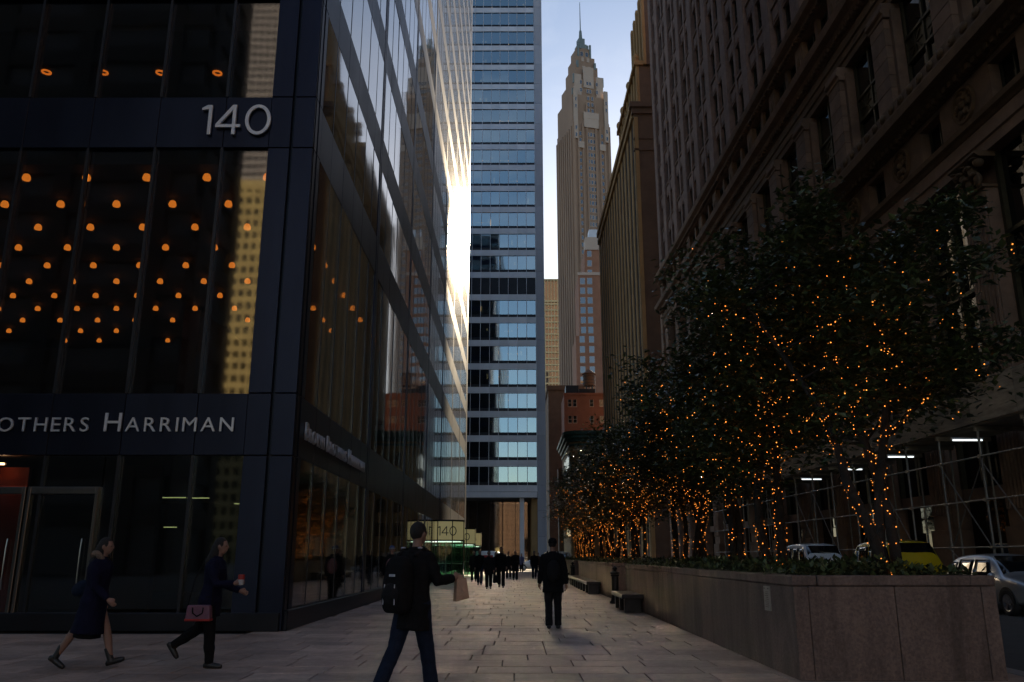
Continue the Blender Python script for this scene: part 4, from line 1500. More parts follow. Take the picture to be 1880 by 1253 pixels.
# floodlight rails standing above the parapet
for (ya, yb) in ((27.0, 34.5),):
    MB().path([(SX - .2, ya, 7.9), (SX - .2, yb, 7.9)], .035, 6).obj('upper_rail', M['pipe'], shed)
    for yy in (28.2, 30.5, 32.6):
        MB().path([(SX - .2, yy, 7.9), (SX + .6, yy - .2, 7.3)], .09, 6).obj('floodlight', M['bronze_dark'], shed)
for i, yy in enumerate((29.4, 34.5, 39.6, 44.8)):
    t_ = thing('tube_lamp', 'white fluorescent tube under the sidewalk shed, ' + ('nearest', 'second', 'third', 'fourth')[i] + ' from the right edge', 'lamp', (16.35 - SR * yy, yy, 5.42), 0, 'tubes under the shed')
    MB().path([(-.52, 0, 0), (.52, 0, 0)], .028, 8).obj('tube', M['tube_white'], t_)
    box(-.56, .56, -.05, .05, .04, .10).obj('housing', M['alu'], t_)
    MB().path([(0, 0, .1), (0, 0, .2)], .012, 6).obj('hanger', M['pipe'], t_)

sg = thing('signal_lamp', 'small red signal lamp hanging below the shed parapet', 'lamp', (15.75, 36.6, 4.85))
M['red_glow'] = glow('red_signal', (1.0, 0.05, 0.02), 2.0)
MB().ell((0, -.10, 0), .085, .05, .085, 12, 8).obj('lens', M['red_glow'], sg, smooth='all')
box(-.11, .11, -.09, .10, -.12, .13).obj('housing', M['iron'], sg, bevel=.01)
MB().path([(0, 0, .13), (0, 0, .95)], .015, 6).obj('hanger', M['pipe'], sg)

# ================================================================== PLANTERS, BENCHES, BOLLARDS
def planter(y0, y1, label, plaque=False):
    X0, X1, H = 3.43, 5.92, 1.22
    t_ = thing('planter', label, 'planter', (X0, y0, 0), 0, 'granite planters')
    L = y1 - y0
    th = .18
    # long side panels
    n = max(1, round(L / 5.3))
    for i in range(n):
        a, b_ = L * i / n, L * (i + 1) / n
        box(0, th, a + .004 if i else 0, b_ - .004, 0, 1.09).obj('side_panel', M['granite'], t_, bevel=.006)
        box(X1 - X0 - th, X1 - X0, a + .004 if i else 0, b_ - .004, 0, 1.09).obj('side_panel', M['granite'], t_, bevel=.006)
        box(-.012, .30, a + .003, b_ - .003, 1.098, H).obj('coping', M['granite'], t_, bevel=.012)
        box(X1 - X0 - .30, X1 - X0 + .012, a + .003, b_ - .003, 1.098, H).obj('coping', M['granite'], t_, bevel=.012)
    W = X1 - X0
    for (ya, yb) in ((0, th), (L - th, L)):
        box(th + .006, W / 2 - .004, ya, yb, 0, 1.09).obj('end_panel', M['granite'], t_, bevel=.006)
        box(W / 2 + .004, W - th - .006, ya, yb, 0, 1.09).obj('end_panel', M['granite'], t_, bevel=.006)
    box(.305, W - .305, -.012, .30, 1.098, H).obj('coping', M['granite'], t_, bevel=.012)
    box(.305, W - .305, L - .30, L + .012, 1.098, H).obj('coping', M['granite'], t_, bevel=.012)
    box(th + .002, W - th - .002, th, L - th, .2, 1.10).obj('soil_bed', M['soil'], t_)
    if plaque:
        p = box(-.02, -.001, .95, 1.22, .74, 1.06).obj('plaque', M['plaque'], t_, bevel=.004)
        for q in range(9):
            box(-.024, -.0215, 1.0, 1.17 - .03 * (q % 3), .79 + q * .024, .796 + q * .024).obj('plaque_line', M['granite'], p)
        for yy in (1.0, 1.17):
            MB().ell((-.022, yy, 1.03), .006, .01, .01, 8, 5).obj('stud', M['iron'], p)
    return t_
PLS = [(10.72, 26.8), (30.5, 46.4), (50.2, 66.0)]
planter(*PLS[0], 'nearest granite planter with a small plaque, in the right foreground', True)
planter(*PLS[1], 'middle granite planter behind the long black bench')
planter(*PLS[2], 'farthest granite planter in the row')

def ground_cover(y0, y1, label, n, sz):
    mb = MB()
    r = random.Random(int(y0 * 10))
    for _ in range(n):
        x = r.uniform(3.62, 5.74); y = r.uniform(y0 + .15, y1 - .15)
        bump = .5 + .5 * math.sin(x * 5.1 + 1.3 * math.sin(y * 2.1)) * math.sin(y * 2.7 + x)
        z = 1.12 + (.10 + .20 * bump) * r.random() ** .6
        if r.random() < .1:
            x = r.choice((r.uniform(3.40, 3.66), r.uniform(5.7, 5.95))); z = 1.21 + .05 * r.random()
        a = r.uniform(0, 6.283); t = r.uniform(-.5, 1.1)
        L = sz * r.uniform(.6, 1.5); w = L * .26
        d = Vector((math.cos(a) * math.cos(t), math.sin(a) * math.cos(t), math.sin(t)))
        s = d.cross(Vector((0, 0, 1)))
        if s.length < .01: continue
        s.normalize()
        p = Vector((x, y, z))
        mb.add([p, p + d * L * .5 + s * w, p + d * L, p + d * L * .5 - s * w], [(0, 1, 2, 3)])
    o = mb.obj('ground_cover', M['ivy'])
    return tag(o, label, 'ground cover', None, 'stuff')
ground_cover(*PLS[0], 'dark juniper ground cover spilling over the nearest planter', 15000, .10)
ground_cover(*PLS[1], 'yellow-green ground cover in the middle planter', 6000, .12)
ground_cover(*PLS[2], 'ground cover in the farthest planter', 3500, .14)

def bench(y0, y1, label, nleg):
    t_ = thing('bench', label, 'bench', (3.14, y0, 0))
    L = y1 - y0
    box(-.30, .27, 0, L, .36, .47).obj('seat', M['bench'], t_, bevel=.012)
    for i in range(nleg):
        yy = .12 + (L - .44) * i / (nleg - 1)
        box(-.22, .22, yy, yy + .20, 0, .357).obj('leg', M['bench'], t_, bevel=.01)
bench(23.1, 25.6, 'short black stone bench against the nearest planter', 3)
bench(34.4, 46.2, 'long black stone bench against the middle planter', 9)
bench(54.0, 64.0, 'far black stone bench against the last planter', 8)

bol = None
def bollard(x, y, label):
    global bol
    if bol is None:
        bol = (MB().lathe([(.19, 0), (.19, .06), (.15, .10), (.13, .18), (.115, .22), (.115, .82), (.14, .84), (.14, .88), (.11, .9)], 20).mesh('shaft', M['iron'], smooth=True),
               MB().lathe([(.10, 0), (.16, .02), (.16, .05), (.06, .09), (.045, .12), (.075, .15), (.08, .19), (.05, .23), (.015, .25)], 18).mesh('cap', M['iron'], smooth=True))
    t_ = thing('bollard', label, 'bollard', (x, y, 0), 0, 'cast iron bollards in the planter gaps')
    place('shaft', bol[0], t_)
    place('cap', bol[1], t_, (0, 0, .9))
bollard(3.20, 27.7, 'black iron bollard with ball cap beside the short bench')
bollard(3.20, 47.9, 'black iron bollard at the far end of the long bench')

# ================================================================== TREES WITH LIGHTS
def per_island(m, lo, hi, socket):
    """every leaf or bulb its own strength"""
    t = m.node_tree
    b = t.nodes['Principled BSDF']
    geo = t.nodes.new('ShaderNodeNewGeometry')
    mr = t.nodes.new('ShaderNodeMapRange')
    mr.inputs['To Min'].default_value = lo
    mr.inputs['To Max'].default_value = hi
    t.links.new(geo.outputs['Random Per Island'], mr.inputs['Value'])
    if socket == 'Emission Strength':
        t.links.new(mr.outputs['Result'], b.inputs[socket])
    else:
        src = b.inputs['Base Color'].links[0].from_socket
        hs = t.nodes.new('ShaderNodeHueSaturation')
        t.links.new(mr.outputs['Result'], hs.inputs['Value'])
        t.links.new(src, hs.inputs['Color'])
        t.links.new(hs.outputs['Color'], b.inputs['Base Color'])
per_island(M['leaf'], .45, 1.75, 'Base Color')
per_island(M['ivy'], .4, 1.7, 'Base Color')
per_island(M['bulb'], .25, 1.9, 'Emission Strength')

def make_tree_data(seed, nleaf, leaf, nbulb, br):
    r = random.Random(seed)
    trunk = MB()
    pts_for_bulbs = []
    tips = []
    nst = r.choice([3, 3, 4])
    a0 = r.uniform(0, 6.28)
    for s in range(nst):
        a = a0 + 6.283 * s / nst + r.uniform(-.4, .4)
        lean = r.uniform(.05, .20)
        p = Vector((math.cos(a) * .10, math.sin(a) * .10, -.05))
        d = Vector((math.cos(a) * lean, math.sin(a) * lean, 1)).normalized()
        pts = [p.copy()]; rad = [.072]
        nseg = 9
        for i in range(nseg):
            d = (d + Vector((r.gauss(0, .10), r.gauss(0, .10), .10))).normalized()
            p = p + d * .52
            pts.append(p.copy())
            rad.append(.058 * (1 - i / nseg) + .014)
            # side branches
            if i >= 3:
                for q in range(2):
                    b = r.uniform(0, 6.283)
                    bd = Vector((math.cos(b), math.sin(b), r.uniform(.1, .7))).normalized()
                    bp = [p.copy()]; bl = r.uniform(.35, .55)
                    nb = r.choice([2, 3, 3])
                    for j in range(nb):
                        bd = (bd + Vector((r.gauss(0, .2), r.gauss(0, .2), r.gauss(.05, .15)))).normalized()
                        bp.append(bp[-1] + bd * bl)
                    trunk.path(bp, [rad[-1] * .55] + [.016] * (nb - 1) + [.007], 5)
                    tips += [bp[-1], bp[-2]]
                    if bp[-1].z < 4.6:
                        for j in range(len(bp) - 1): pts_for_bulbs.append((bp[j], bp[j + 1], .03))
        trunk.path(pts, rad, 7)
        tips += [pts[-1], pts[-2]]
        for i in range(len(pts) - 1):
            if pts[i].z < 4.3: 
                pts_for_bulbs.append((pts[i], pts[i + 1], rad[i] + .02))
                pts_for_bulbs.append((pts[i], pts[i + 1], rad[i] + .02))
    # crown: leaf clumps round the branch tips, uneven
    cl = []
    for t in tips:
        cl.append((t, r.uniform(.36, .72)))
    for _ in range(34):
        a = r.uniform(0, 6.283); rr = 2.3 * math.sqrt(r.random()); z = r.uniform(2.6, 5.9)
        k = 1 - ((z - 4.1) / 2.4) ** 2
        cl.append((Vector((math.cos(a) * rr * max(.25, k), math.sin(a) * rr * max(.25, k), z)), r.uniform(.25, .55)))
    leaves = MB()
    V, F = [], []
    per = nleaf // len(cl)
    for (c, cr) in cl:
        for _ in range(per):
            u = Vector((r.gauss(0, 1), r.gauss(0, 1), r.gauss(0, .8)))
            u = u.normalized() * cr * (r.random() ** .45)
            p = c + u
            if p.z > 6.1: p.z = 6.1 - r.random() * .2
            a = r.uniform(0, 6.283); t = r.uniform(-.7, .9)
            d = Vector((math.cos(a) * math.cos(t), math.sin(a) * math.cos(t), math.sin(t)))
            s = d.cross(Vector((r.gauss(0, .35), r.gauss(0, .35), 1)))
            if s.length < .01: continue
            s.normalize()
            nrm = s.cross(d)
            L = leaf * r.uniform(.5, 1.5); w = L * r.uniform(.22, .33)
            b = len(V)
            V += [p, p + d * L * .45 + s * w + nrm * w * .35, p + d * L, p + d * L * .45 - s * w + nrm * w * .35]
            F += [(b, b + 1, b + 2), (b, b + 2, b + 3)]
    leaves.v = [tuple(v) for v in V]; leaves.f = F
    # bulbs
    bulbs = MB(); wire = MB()
    last = None
    for i in range(nbulb):
        if r.random() < .68:
            (p, q, rr) = pts_for_bulbs[r.randrange(len(pts_for_bulbs))]
            t = r.random()
            a = r.uniform(0, 6.283)
            c = p.lerp(q, t) + Vector((math.cos(a) * rr, math.sin(a) * rr, 0))
        else:
            (c0, cr) = cl[r.randrange(len(cl))]
            if c0.z > 4.7: continue
            u = Vector((r.gauss(0, 1), r.gauss(0, 1), r.gauss(0, 1))).normalized()
            c = c0 + u * cr * r.uniform(.6, 1.0)
        rr = br * r.uniform(.7, 1.15)
        x, y, z = c
        bulbs.add([(x + rr, y, z), (x - rr, y, z), (x, y + rr, z), (x, y - rr, z), (x, y, z + rr), (x, y, z - rr)],
                  [(0, 2, 4), (2, 1, 4), (1, 3, 4), (3, 0, 4), (2, 0, 5), (1, 2, 5), (3, 1, 5), (0, 3, 5)])
    # the cable winding up each stem
    k = 0
    for (p, q, rr) in pts_for_bulbs[::2]:
        if rr < .035: continue
        pp = [p.lerp(q, t / 4) + Vector((math.cos(t * 1.6 + k) * rr, math.sin(t * 1.6 + k) * rr, 0)) for t in range(5)]
        wire.path(pp, .006, 4)
        k += 1.6 * 4
    return (trunk.mesh('trunk', M['bark'], smooth='all'), leaves.mesh('crown', M['leaf']),
            bulbs.mesh('bulbs', M['bulb']), wire.mesh('cable', M['wire']))
T_near = [make_tree_data(11, 21000, .105, 1000, .0098), make_tree_data(23, 20000, .105, 950, .0102), make_tree_data(37, 19000, .11, 900, .011)]
T_far = [make_tree_data(51, 10000, .14, 850, .0145), make_tree_data(67, 10000, .14, 850, .015)]
tree_rows = [
    (11.9, 5.15, 0, .3, 1.03, 'nearest'), (15.1, 4.6, 1, 1.9, 1.02, 'second'), (18.3, 4.75, 2, 3.0, 1.0, 'third'),
    (21.4, 4.6, 0, 4.1, .97, 'fourth'), (24.6, 4.7, 1, 5.2, .98, 'fifth'),
    (31.8, 4.6, 3, .7, 1.0, 'sixth'), (34.9, 4.7, 4, 2.1, 1.0, 'seventh'), (38.0, 4.6, 3, 3.6, .97, 'eighth'),
    (41.2, 4.7, 4, 5.0, .98, 'ninth'), (44.4, 4.6, 3, 1.1, 1.0, 'tenth'),
    (51.6, 4.65, 4, .2, 1.0, 'eleventh'), (55.0, 4.6, 3, 2.6, 1.0, 'twelfth'), (58.6, 4.7, 4, 4.4, .98, 'thirteenth'), (62.4, 4.6, 3, 1.6, .98, 'fourteenth')]
TD = T_near + T_far
for (yy, xx, k, rz, sc_, word) in tree_rows:
    tr, le, bu, wi = TD[k]
    t_ = thing('evergreen_tree', 'multi-stemmed evergreen tree in the planter row, %s from the camera' % word, 'tree', (xx, yy, 1.12), rz, 'trees in the planters')
    t_.scale = (sc_ * 1.06, sc_ * 1.06, sc_ * .93)
    place('trunk', tr, t_)
    place('crown', le, t_)
    l_ = thing('fairy_lights', 'orange fairy lights wound round the %s tree from the camera' % word, 'fairy lights', (xx, yy, 1.12), rz, 'fairy lights on the trees')
    l_.scale = (sc_ * 1.06, sc_ * 1.06, sc_ * .93)
    tag(place('bulbs', bu, l_), kind='stuff')
    place('cable', wi, l_)

# ================================================================== VEHICLES
def paint(name, c, rough=.25, metal=0.0):
    return surf(name, c, tuple(x * .93 for x in c), rough, metal, scale=2, coat=.8)
M['paint_silver'] = paint('silver_paint', (.50, .50, .52), .3, .55)
M['paint_yellow'] = paint('yellow_paint', (.62, .42, .01))
M['paint_white'] = paint('white_paint', (.74, .74, .74))
M['paint_blue'] = paint('dark_blue_paint', (.05, .07, .13))
M['car_glass'] = dark_glass('car_glass', (.006, .007, .008), 1.7, 0.0, 1.0)
M['tyre'] = surf('tyre_rubber', (.02, .02, .02), (.014, .014, .014), .85, scale=8)
M['rim'] = surf('alloy', (.55, .55, .56), (.45, .45, .46), .3, .9, scale=8)
M['tail'] = surf('red_lens', (.45, .01, .008), (.35, .008, .006), .2, scale=5)
M['head'] = surf('clear_lens', (.7, .72, .74), (.6, .62, .64), .1, scale=5)
M['trim'] = surf('black_trim', (.02, .02, .02), (.015, .015, .015), .55, scale=8)
M['red_print'] = surf('red_print', (.5, .03, .03), (.45, .025, .025), .4, scale=3)
wheel_cache = {}
def wheel_mesh(r, w):
    k = (r, w)
    if k in wheel_cache: return wheel_cache[k]
    n = 28
    def ringset(prof, mat, name):
        mb = MB()
        V, F = [], []
        for i in range(n):
            a = 2 * math.pi * i / n
            for (rr, xx) in prof:
                V.append((xx, rr * math.cos(a), rr * math.sin(a)))
        m = len(prof)
        for i in range(n):
            for q in range(m - 1):
                F.append((i * m + q, i * m + q + 1, ((i + 1) % n) * m + q + 1, ((i + 1) % n) * m + q))
        mb.add(V, F)
        return mb
    ty = ringset([(r * .66, w / 2 - .01), (r * .72, w / 2), (r * .93, w / 2), (r, w / 2 - .03), (r, -w / 2 + .03), (r * .93, -w / 2), (r * .66, -w / 2)], None, 'tyre').mesh('tyre', M['tyre'], smooth=True)
    ri = ringset([(r * .66, w / 2 - .012), (r * .60, w / 2 - .02), (r * .58, w / 2 - .07), (r * .58, -w / 2 + .02)], None, 'rim')
    for s in range(5):
        a = 2 * math.pi * s / 5
        for da in (-.14, .14):
            ri.m = Matrix.Rotation(a + da, 4, 'X')
            ri.prism([(-.022, .05), (.022, .05), (.03, r * .61), (-.03, r * .61)], w / 2 - .06, w / 2 - .025, 'yzx')
    ri.m = None
    ri.path([(w / 2 - .08, 0, 0), (w / 2 - .015, 0, 0)], [r * .17, r * .14], 14)
    ri = ri.mesh('rim', M['rim'], smooth=True)
    disc = MB().path([(w / 2 - .10, 0, 0), (w / 2 - .085, 0, 0)], [r * .57, r * .57], 24).mesh('brake_disc', M['trim'])
    wheel_cache[k] = (ty, ri, disc)
    return wheel_cache[k]

def vehicle(name, label, cat, loc, rz, st, mat, wr, axles, windows, wind, rearw=None, group=None, plate=True):
    """st: stations from rear to front: (y, z_bottom, z_belt, z_top, half width at belt, half width at top)
       windows: list of side windows [(y0,y1,y0top,y1top)], fractions of belt..top"""
    t_ = thing(name, label, cat, loc, rz, group)
    V, F = [], []
    def section(s):
        y, zb, zl, zt, wb, wt = s
        h = zl - zb
        right = [(wb * .86, zb), (wb * .985, zb + .10 * h + .02), (wb, zb + .45 * h), (wb * .995, zb + .85 * h), (wb * .965, zl),
                 (wb * .965 + (wt - wb * .965) * .5, zl + (zt - zl) * .55), (wt, zl + (zt - zl) * .92), (wt * .86, zt - .004), (wt * .5, zt + .016), (0, zt + .022)]
        pts = [(x, y, z) for (x, z) in right] + [(-x, y, z) for (x, z) in right[-2::-1]]
        return pts
    ss = [section(s) for s in st]
    m = len(ss[0])
    for s in ss: V += s
    for i in range(len(ss) - 1):
        for q in range(m - 1):
            F.append((i * m + q, i * m + q + 1, (i + 1) * m + q + 1, (i + 1) * m + q))
        F.append((i * m + m - 1, i * m, (i + 1) * m, (i + 1) * m + m - 1))
    F.append(tuple(range(m)))
    F.append(tuple(range((len(ss) - 1) * m, len(ss) * m))[::-1])
    mb = MB(); mb.add(V, F)
    o = mb.obj('body', mat, t_, smooth='all')
    bm = bmesh.new(); bm.from_mesh(o.data); bmesh.ops.recalc_face_normals(bm, faces=bm.faces); bm.to_mesh(o.data); bm.free()
    sd = o.modifiers.new('sub', 'SUBSURF'); sd.levels = 2; sd.render_levels = 2
    # interpolated half width at (y, z)
    def at(y):
        for a, b_ in zip(st[:-1], st[1:]):
            if a[0] <= y <= b_[0]:
                f = (y - a[0]) / (b_[0] - a[0])
                return tuple(a[i] + (b_[i] - a[i]) * f for i in range(6))
        return st[-1] if y > st[-1][0] else st[0]
    def hw(y, z):
        s = at(y)
        f = min(1, max(0, (z - s[2]) / max(.01, s[3] - s[2])))
        return s[4] * .965 + (s[5] - s[4] * .965) * f
    for (y0, y1, z0, z1, y0t, y1t) in windows:
        for sx in (1, -1):
            g_ = MB()
            N = 4
            VV, FF = [], []
            for a in range(N + 1):
                for b_ in range(N + 1):
                    f, h = a / N, b_ / N
                    yb = y0 + (y1 - y0) * f; yt = y0t + (y1t - y0t) * f
                    y = yb + (yt - yb) * h; z = z0 + (z1 - z0) * h
                    VV.append((sx * (hw(y, z) + .004), y, z))
            for a in range(N):
                for b_ in range(N):
                    q = (a * (N + 1) + b_, a * (N + 1) + b_ + 1, (a + 1) * (N + 1) + b_ + 1, (a + 1) * (N + 1) + b_)
                    FF.append(q if sx > 0 else q[::-1])
            g_.add(VV, FF)
            w_ = g_.obj('side_window', M['car_glass'], t_, smooth='all')
            so = w_.modifiers.new('thick', 'SOLIDIFY'); so.thickness = .012; so.offset = 0
    def screen(nm, y0, z0, w0, y1, z1, w1, off):
        n_ = Vector((0, z1 - z0, -(y1 - y0))).normalized() * off
        VV, FF = [], []
        for a in range(7):
            f = -1 + 2 * a / 6
            for (yy, zz, ww) in ((y0, z0, w0), ((y0 + y1) / 2, (z0 + z1) / 2, (w0 + w1) / 2), (y1, z1, w1)):
                VV.append((f * ww, yy + n_.y - math.copysign(.025, n_.y) * f * f, zz + n_.z))
        for a in range(6):
            for b_ in range(2):
                FF.append((a * 3 + b_, a * 3 + b_ + 1, (a + 1) * 3 + b_ + 1, (a + 1) * 3 + b_))
        w_ = MB().add(VV, FF).obj(nm, M['car_glass'], t_, smooth='all')
        so = w_.modifiers.new('thick', 'SOLIDIFY'); so.thickness = .014; so.offset = 0
    screen('windscreen', *wind)
    if rearw: screen('rear_window', *rearw)
    ty, ri, di = wheel_mesh(*wr)
    yr, yf, tw_ = axles
    for (yy, sx) in ((yr, 1), (yr, -1), (yf, 1), (yf, -1)):
        w_ = place('wheel', ty, t_, (sx * tw_, yy, wr[0]), (0, 0, 0 if sx > 0 else math.pi))
        place('rim', ri, w_); place('brake_disc', di, w_)
        # dark wheel arch
        ar = []
        for k in range(13):
            a = math.pi * k / 12
            ar.append((math.cos(a) * (wr[0] + .07), math.sin(a) * (wr[0] + .07)))
        ar2 = [(u * .80, v * .80) for (u, v) in ar][::-1]
        MB().prism(ar + ar2, -.10, .0, 'yzx').obj('wheel_arch', M['trim'], t_, (sx * (at(yy)[4] + .006) + (.10 if sx < 0 else 0), yy, wr[0]))
    fr, re = st[-1], st[0]
    for sx in (1, -1):
        MB().ell((sx * fr[4] * .74, fr[0] - .06, fr[1] + .42 * (fr[3] - fr[1]) + .16), .20, .12, .085, 12, 7).obj('headlight', M['head'], t_, smooth='all')
        MB().ell((sx * re[4] * .90, re[0] + .10, re[2] - .02), .10, .10, .20, 10, 7).obj('tail_light', M['tail'], t_, smooth='all')
        my = wind[0] - .12
        mm = MB().ell((sx * (at(my)[4] + .11), my, at(my)[2] + .08), .11, .07, .085, 10, 7)
        mm.path([(sx * (at(my)[4] - .04), my, at(my)[2] + .02), (sx * (at(my)[4] + .08), my, at(my)[2] + .05)], .022, 6)
        mm.obj('mirror', mat, t_, smooth='all')
        for wdw in windows[:2]:
            yy = wdw[0] + .12
            MB().ell((sx * (at(yy)[4] * .985 + .012), yy, wdw[2] - .14), .02, .11, .022, 10, 6).obj('door_handle', M['rim'], t_, smooth='all')
    box(-fr[4] * .5, fr[4] * .5, fr[0] - .01, fr[0] + .012, fr[1] + .14, fr[1] + .30).obj('grille', M['trim'], t_)
    if plate:
        box(-.16, .16, fr[0] + .013, fr[0] + .022, fr[1] + .02, fr[1] + .12).obj('number_plate', M['paint_white'], t_)
    return t_
# sport utility car: (y, zb, zbelt, ztop, wb, wt) rear -> front
SUV = [(-2.24, .42, .98, 1.02, .72, .60), (-2.20, .34, 1.02, 1.22, .82, .64), (-1.95, .30, 1.06, 1.53, .88, .60), (-1.4, .26, 1.05, 1.63, .90, .62),
       (-.5, .24, 1.02, 1.67, .91, .63), (.25, .24, 1.00, 1.63, .91, .62), (.55, .24, .99, 1.46, .91, .65), (.95, .24, .98, 1.12, .90, .72),
       (1.15, .25, .97, 1.06, .90, .74), (1.7, .27, .93, .99, .88, .72), (2.05, .30, .82, .88, .82, .64), (2.22, .38, .68, .74, .66, .5)]
vehicle('parked_car', 'silver sport utility car parked at the right edge of the picture', 'car', (14.5, 25.45, -.14), math.pi, SUV, M['paint_silver'],
        (.35, .23), (-1.32, 1.32, .80),
        [(-1.88, -1.42, 1.10, 1.42, -1.78, -1.40), (-1.34, -.48, 1.07, 1.50, -1.30, -.48), (-.40, .62, 1.05, 1.50, -.40, .30)],
        (1.02, 1.06, .72, .36, 1.58, .56, .03), (-2.16, 1.12, .62, -1.97, 1.50, .52, .03))
VAN = [(-2.35, .40, 1.15, 1.20, .80, .70), (-2.30, .32, 1.18, 1.90, .90, .76), (-2.0, .28, 1.18, 2.12, .94, .78), (-.6, .26, 1.16, 2.18, .95, .80),
       (.6, .26, 1.14, 2.16, .95, .80), (.95, .26, 1.13, 2.02, .95, .80), (1.35, .27, 1.12, 1.52, .94, .82), (1.62, .27, 1.10, 1.20, .93, .82),
       (2.0, .30, 1.02, 1.10, .90, .78), (2.22, .34, .88, .94, .84, .68), (2.34, .42, .70, .76, .70, .56)]
VW = [(-1.9, -.75, 1.25, 1.95, -1.86, -.78), (-.65, .25, 1.24, 1.95, -.65, .22), (.35, 1.25, 1.22, 1.92, .35, .85)]
vehicle('yellow_van', 'yellow van standing behind the silver car under the shed', 'van', (14.25, 31.9, -.14), math.pi, VAN, M['paint_yellow'], (.34, .22), (-1.45, 1.5, .84), VW,
        (1.56, 1.16, .80, .93, 2.04, .70, .03))
vehicle('white_van', 'white van seen between the tree trunks behind the yellow van', 'van', (14.0, 40.2, -.14), math.pi, VAN, M['paint_white'], (.34, .22), (-1.45, 1.5, .84), VW,
        (1.56, 1.16, .80, .93, 2.04, .70, .03))
SED = [(-2.3, .36, .82, .86, .68, .55), (-2.24, .30, .90, .98, .82, .66), (-1.75, .26, .93, 1.04, .88, .70), (-1.3, .24, .93, 1.26, .89, .62), (-.7, .22, .92, 1.44, .90, .58),
       (.1, .22, .90, 1.46, .90, .58), (.55, .22, .90, 1.28, .90, .62), (1.05, .23, .88, .98, .89, .72), (1.7, .25, .82, .88, .86, .70), (2.1, .28, .70, .76, .80, .6), (2.25, .34, .58, .64, .66, .5)]
SW = [(-1.25, -.45, .96, 1.33, -.95, -.45), (-.37, .72, .95, 1.34, -.37, .28)]
vehicle('dark_sedan', 'dark blue parked sedan glimpsed between tree trunks, nearer of two', 'car', (13.9, 63.5, -.14), math.pi, SED, M['paint_blue'], (.32, .21), (-1.35, 1.38, .79), SW, (1.0, .98, .70, .42, 1.36, .54, .03))
vehicle('pale_sedan', 'pale parked sedan glimpsed between tree trunks, farther of two', 'car', (13.7, 74.0, -.14), math.pi, SED, M['paint_silver'], (.32, .21), (-1.35, 1.38, .79), SW, (1.0, .98, .70, .42, 1.36, .54, .03))
# on the cross street
cv = vehicle('delivery_van', 'white delivery van with red lettering passing on the sunlit cross street', 'van', (-2.6, 95.5, -.14), R(-90), VAN, M['paint_white'], (.34, .22), (-1.45, 1.5, .84), [(.35, 1.25, 1.22, 1.92, .35, .85)], (1.56, 1.16, .80, .93, 2.04, .70, .03))
box(.935, .95, -1.2, .2, 1.42, 1.72).obj('red_panel', M['red_print'], cv)
vehicle('white_sedan', 'white sedan crossing the sunlit street beyond the walkers', 'car', (2.4, 100.5, -.14), R(90), SED, M['paint_white'], (.32, .21), (-1.35, 1.38, .79), SW, (1.0, .98, .70, .42, 1.36, .54, .03))
vehicle('tan_van', 'beige van parked across the sunlit street behind the white sedan', 'van', (4.6, 106.5, -.14), R(90), VAN, M['ply'], (.34, .22), (-1.45, 1.5, .84), VW, (1.56, 1.16, .80, .93, 2.04, .70, .03))

# ================================================================== PEOPLE
def cloth(name, c, rough=.9, scale=14):
    return surf(name, c, tuple(x * .6 for x in c), rough, scale=scale, bump=.5, bscale=30, ior=1.2)
M['skin'] = surf('skin', (.27, .155, .11), (.22, .12, .085), .55, scale=10)
M['hair'] = surf('dark_hair', (.012, .009, .007), (.007, .005, .005), .75, scale=40, stretch=(1, 1, .2), bump=.5, bscale=80)
M['c_black'] = cloth('black_cloth', (.012, .0115, .012))
M['c_char'] = cloth('charcoal_cloth', (.02, .019, .02))
M['c_navy'] = cloth('navy_quilted_cloth', (.010, .011, .030))
M['c_jean'] = cloth('blue_denim', (.016, .024, .045))
M['c_brown'] = cloth('brown_cloth', (.07, .045, .032))
M['c_blue'] = cloth('blue_knit', (.10, .13, .28))
M['c_fur'] = surf('fur_trim', (.30, .22, .16), (.10, .07, .05), .95, scale=60, bump=1.0, bscale=70)
M['shoe'] = surf('black_leather', (.018, .016, .015), (.012, .011, .01), .45, scale=20)
M['sole'] = surf('pale_sole', (.5, .5, .5), (.4, .4, .4), .7, scale=20)
M['paper'] = surf('brown_paper', (.42, .27, .18), (.34, .215, .145), .85, scale=8, bump=.3, bscale=20)
M['pink'] = surf('pink_leather', (.17, .07, .11), (.13, .05, .085), .45, scale=10)
M['cup_w'] = surf('white_card', (.45, .45, .45), (.4, .4, .4), .6, scale=10)
M['cup_r'] = surf('red_card', (.35, .018, .012), (.3, .015, .01), .5, scale=10)
M['grey_strap'] = surf('reflective_strap', (.5, .48, .52), (.4, .38, .42), .4, scale=30)

work = bpy.data.scenes.new('work')      # a bench for shaping the figures, removed at the end
def remeshed(mb, name, mat, parent, voxel, smooth=4, disp=0.0):
    me = mb.mesh('tmp')
    o = bpy.data.objects.new('tmp', me)
    work.collection.objects.link(o)
    r = o.modifiers.new('r', 'REMESH'); r.mode = 'VOXEL'; r.voxel_size = voxel
    if disp > 0:
        tx = bpy.data.textures.new('folds', 'CLOUDS'); tx.noise_scale = .11
        d = o.modifiers.new('d', 'DISPLACE'); d.texture = tx; d.strength = disp; d.mid_level = .5
        d.texture_coords = 'LOCAL'
    s = o.modifiers.new('s', 'SMOOTH'); s.factor = .5; s.iterations = smooth
    with bpy.context.temp_override(scene=work, view_layer=work.view_layers[0]):
        dg = bpy.context.evaluated_depsgraph_get()
        dg.update()
        out = bpy.data.meshes.new_from_object(o.evaluated_get(dg))
    bpy.data.objects.remove(o)
    bpy.data.meshes.remove(me)
    out.name = name
    out.materials.clear(); out.materials.append(mat)
    out.polygons.foreach_set('use_smooth', [True] * len(out.polygons))
    return place(name, out, parent)

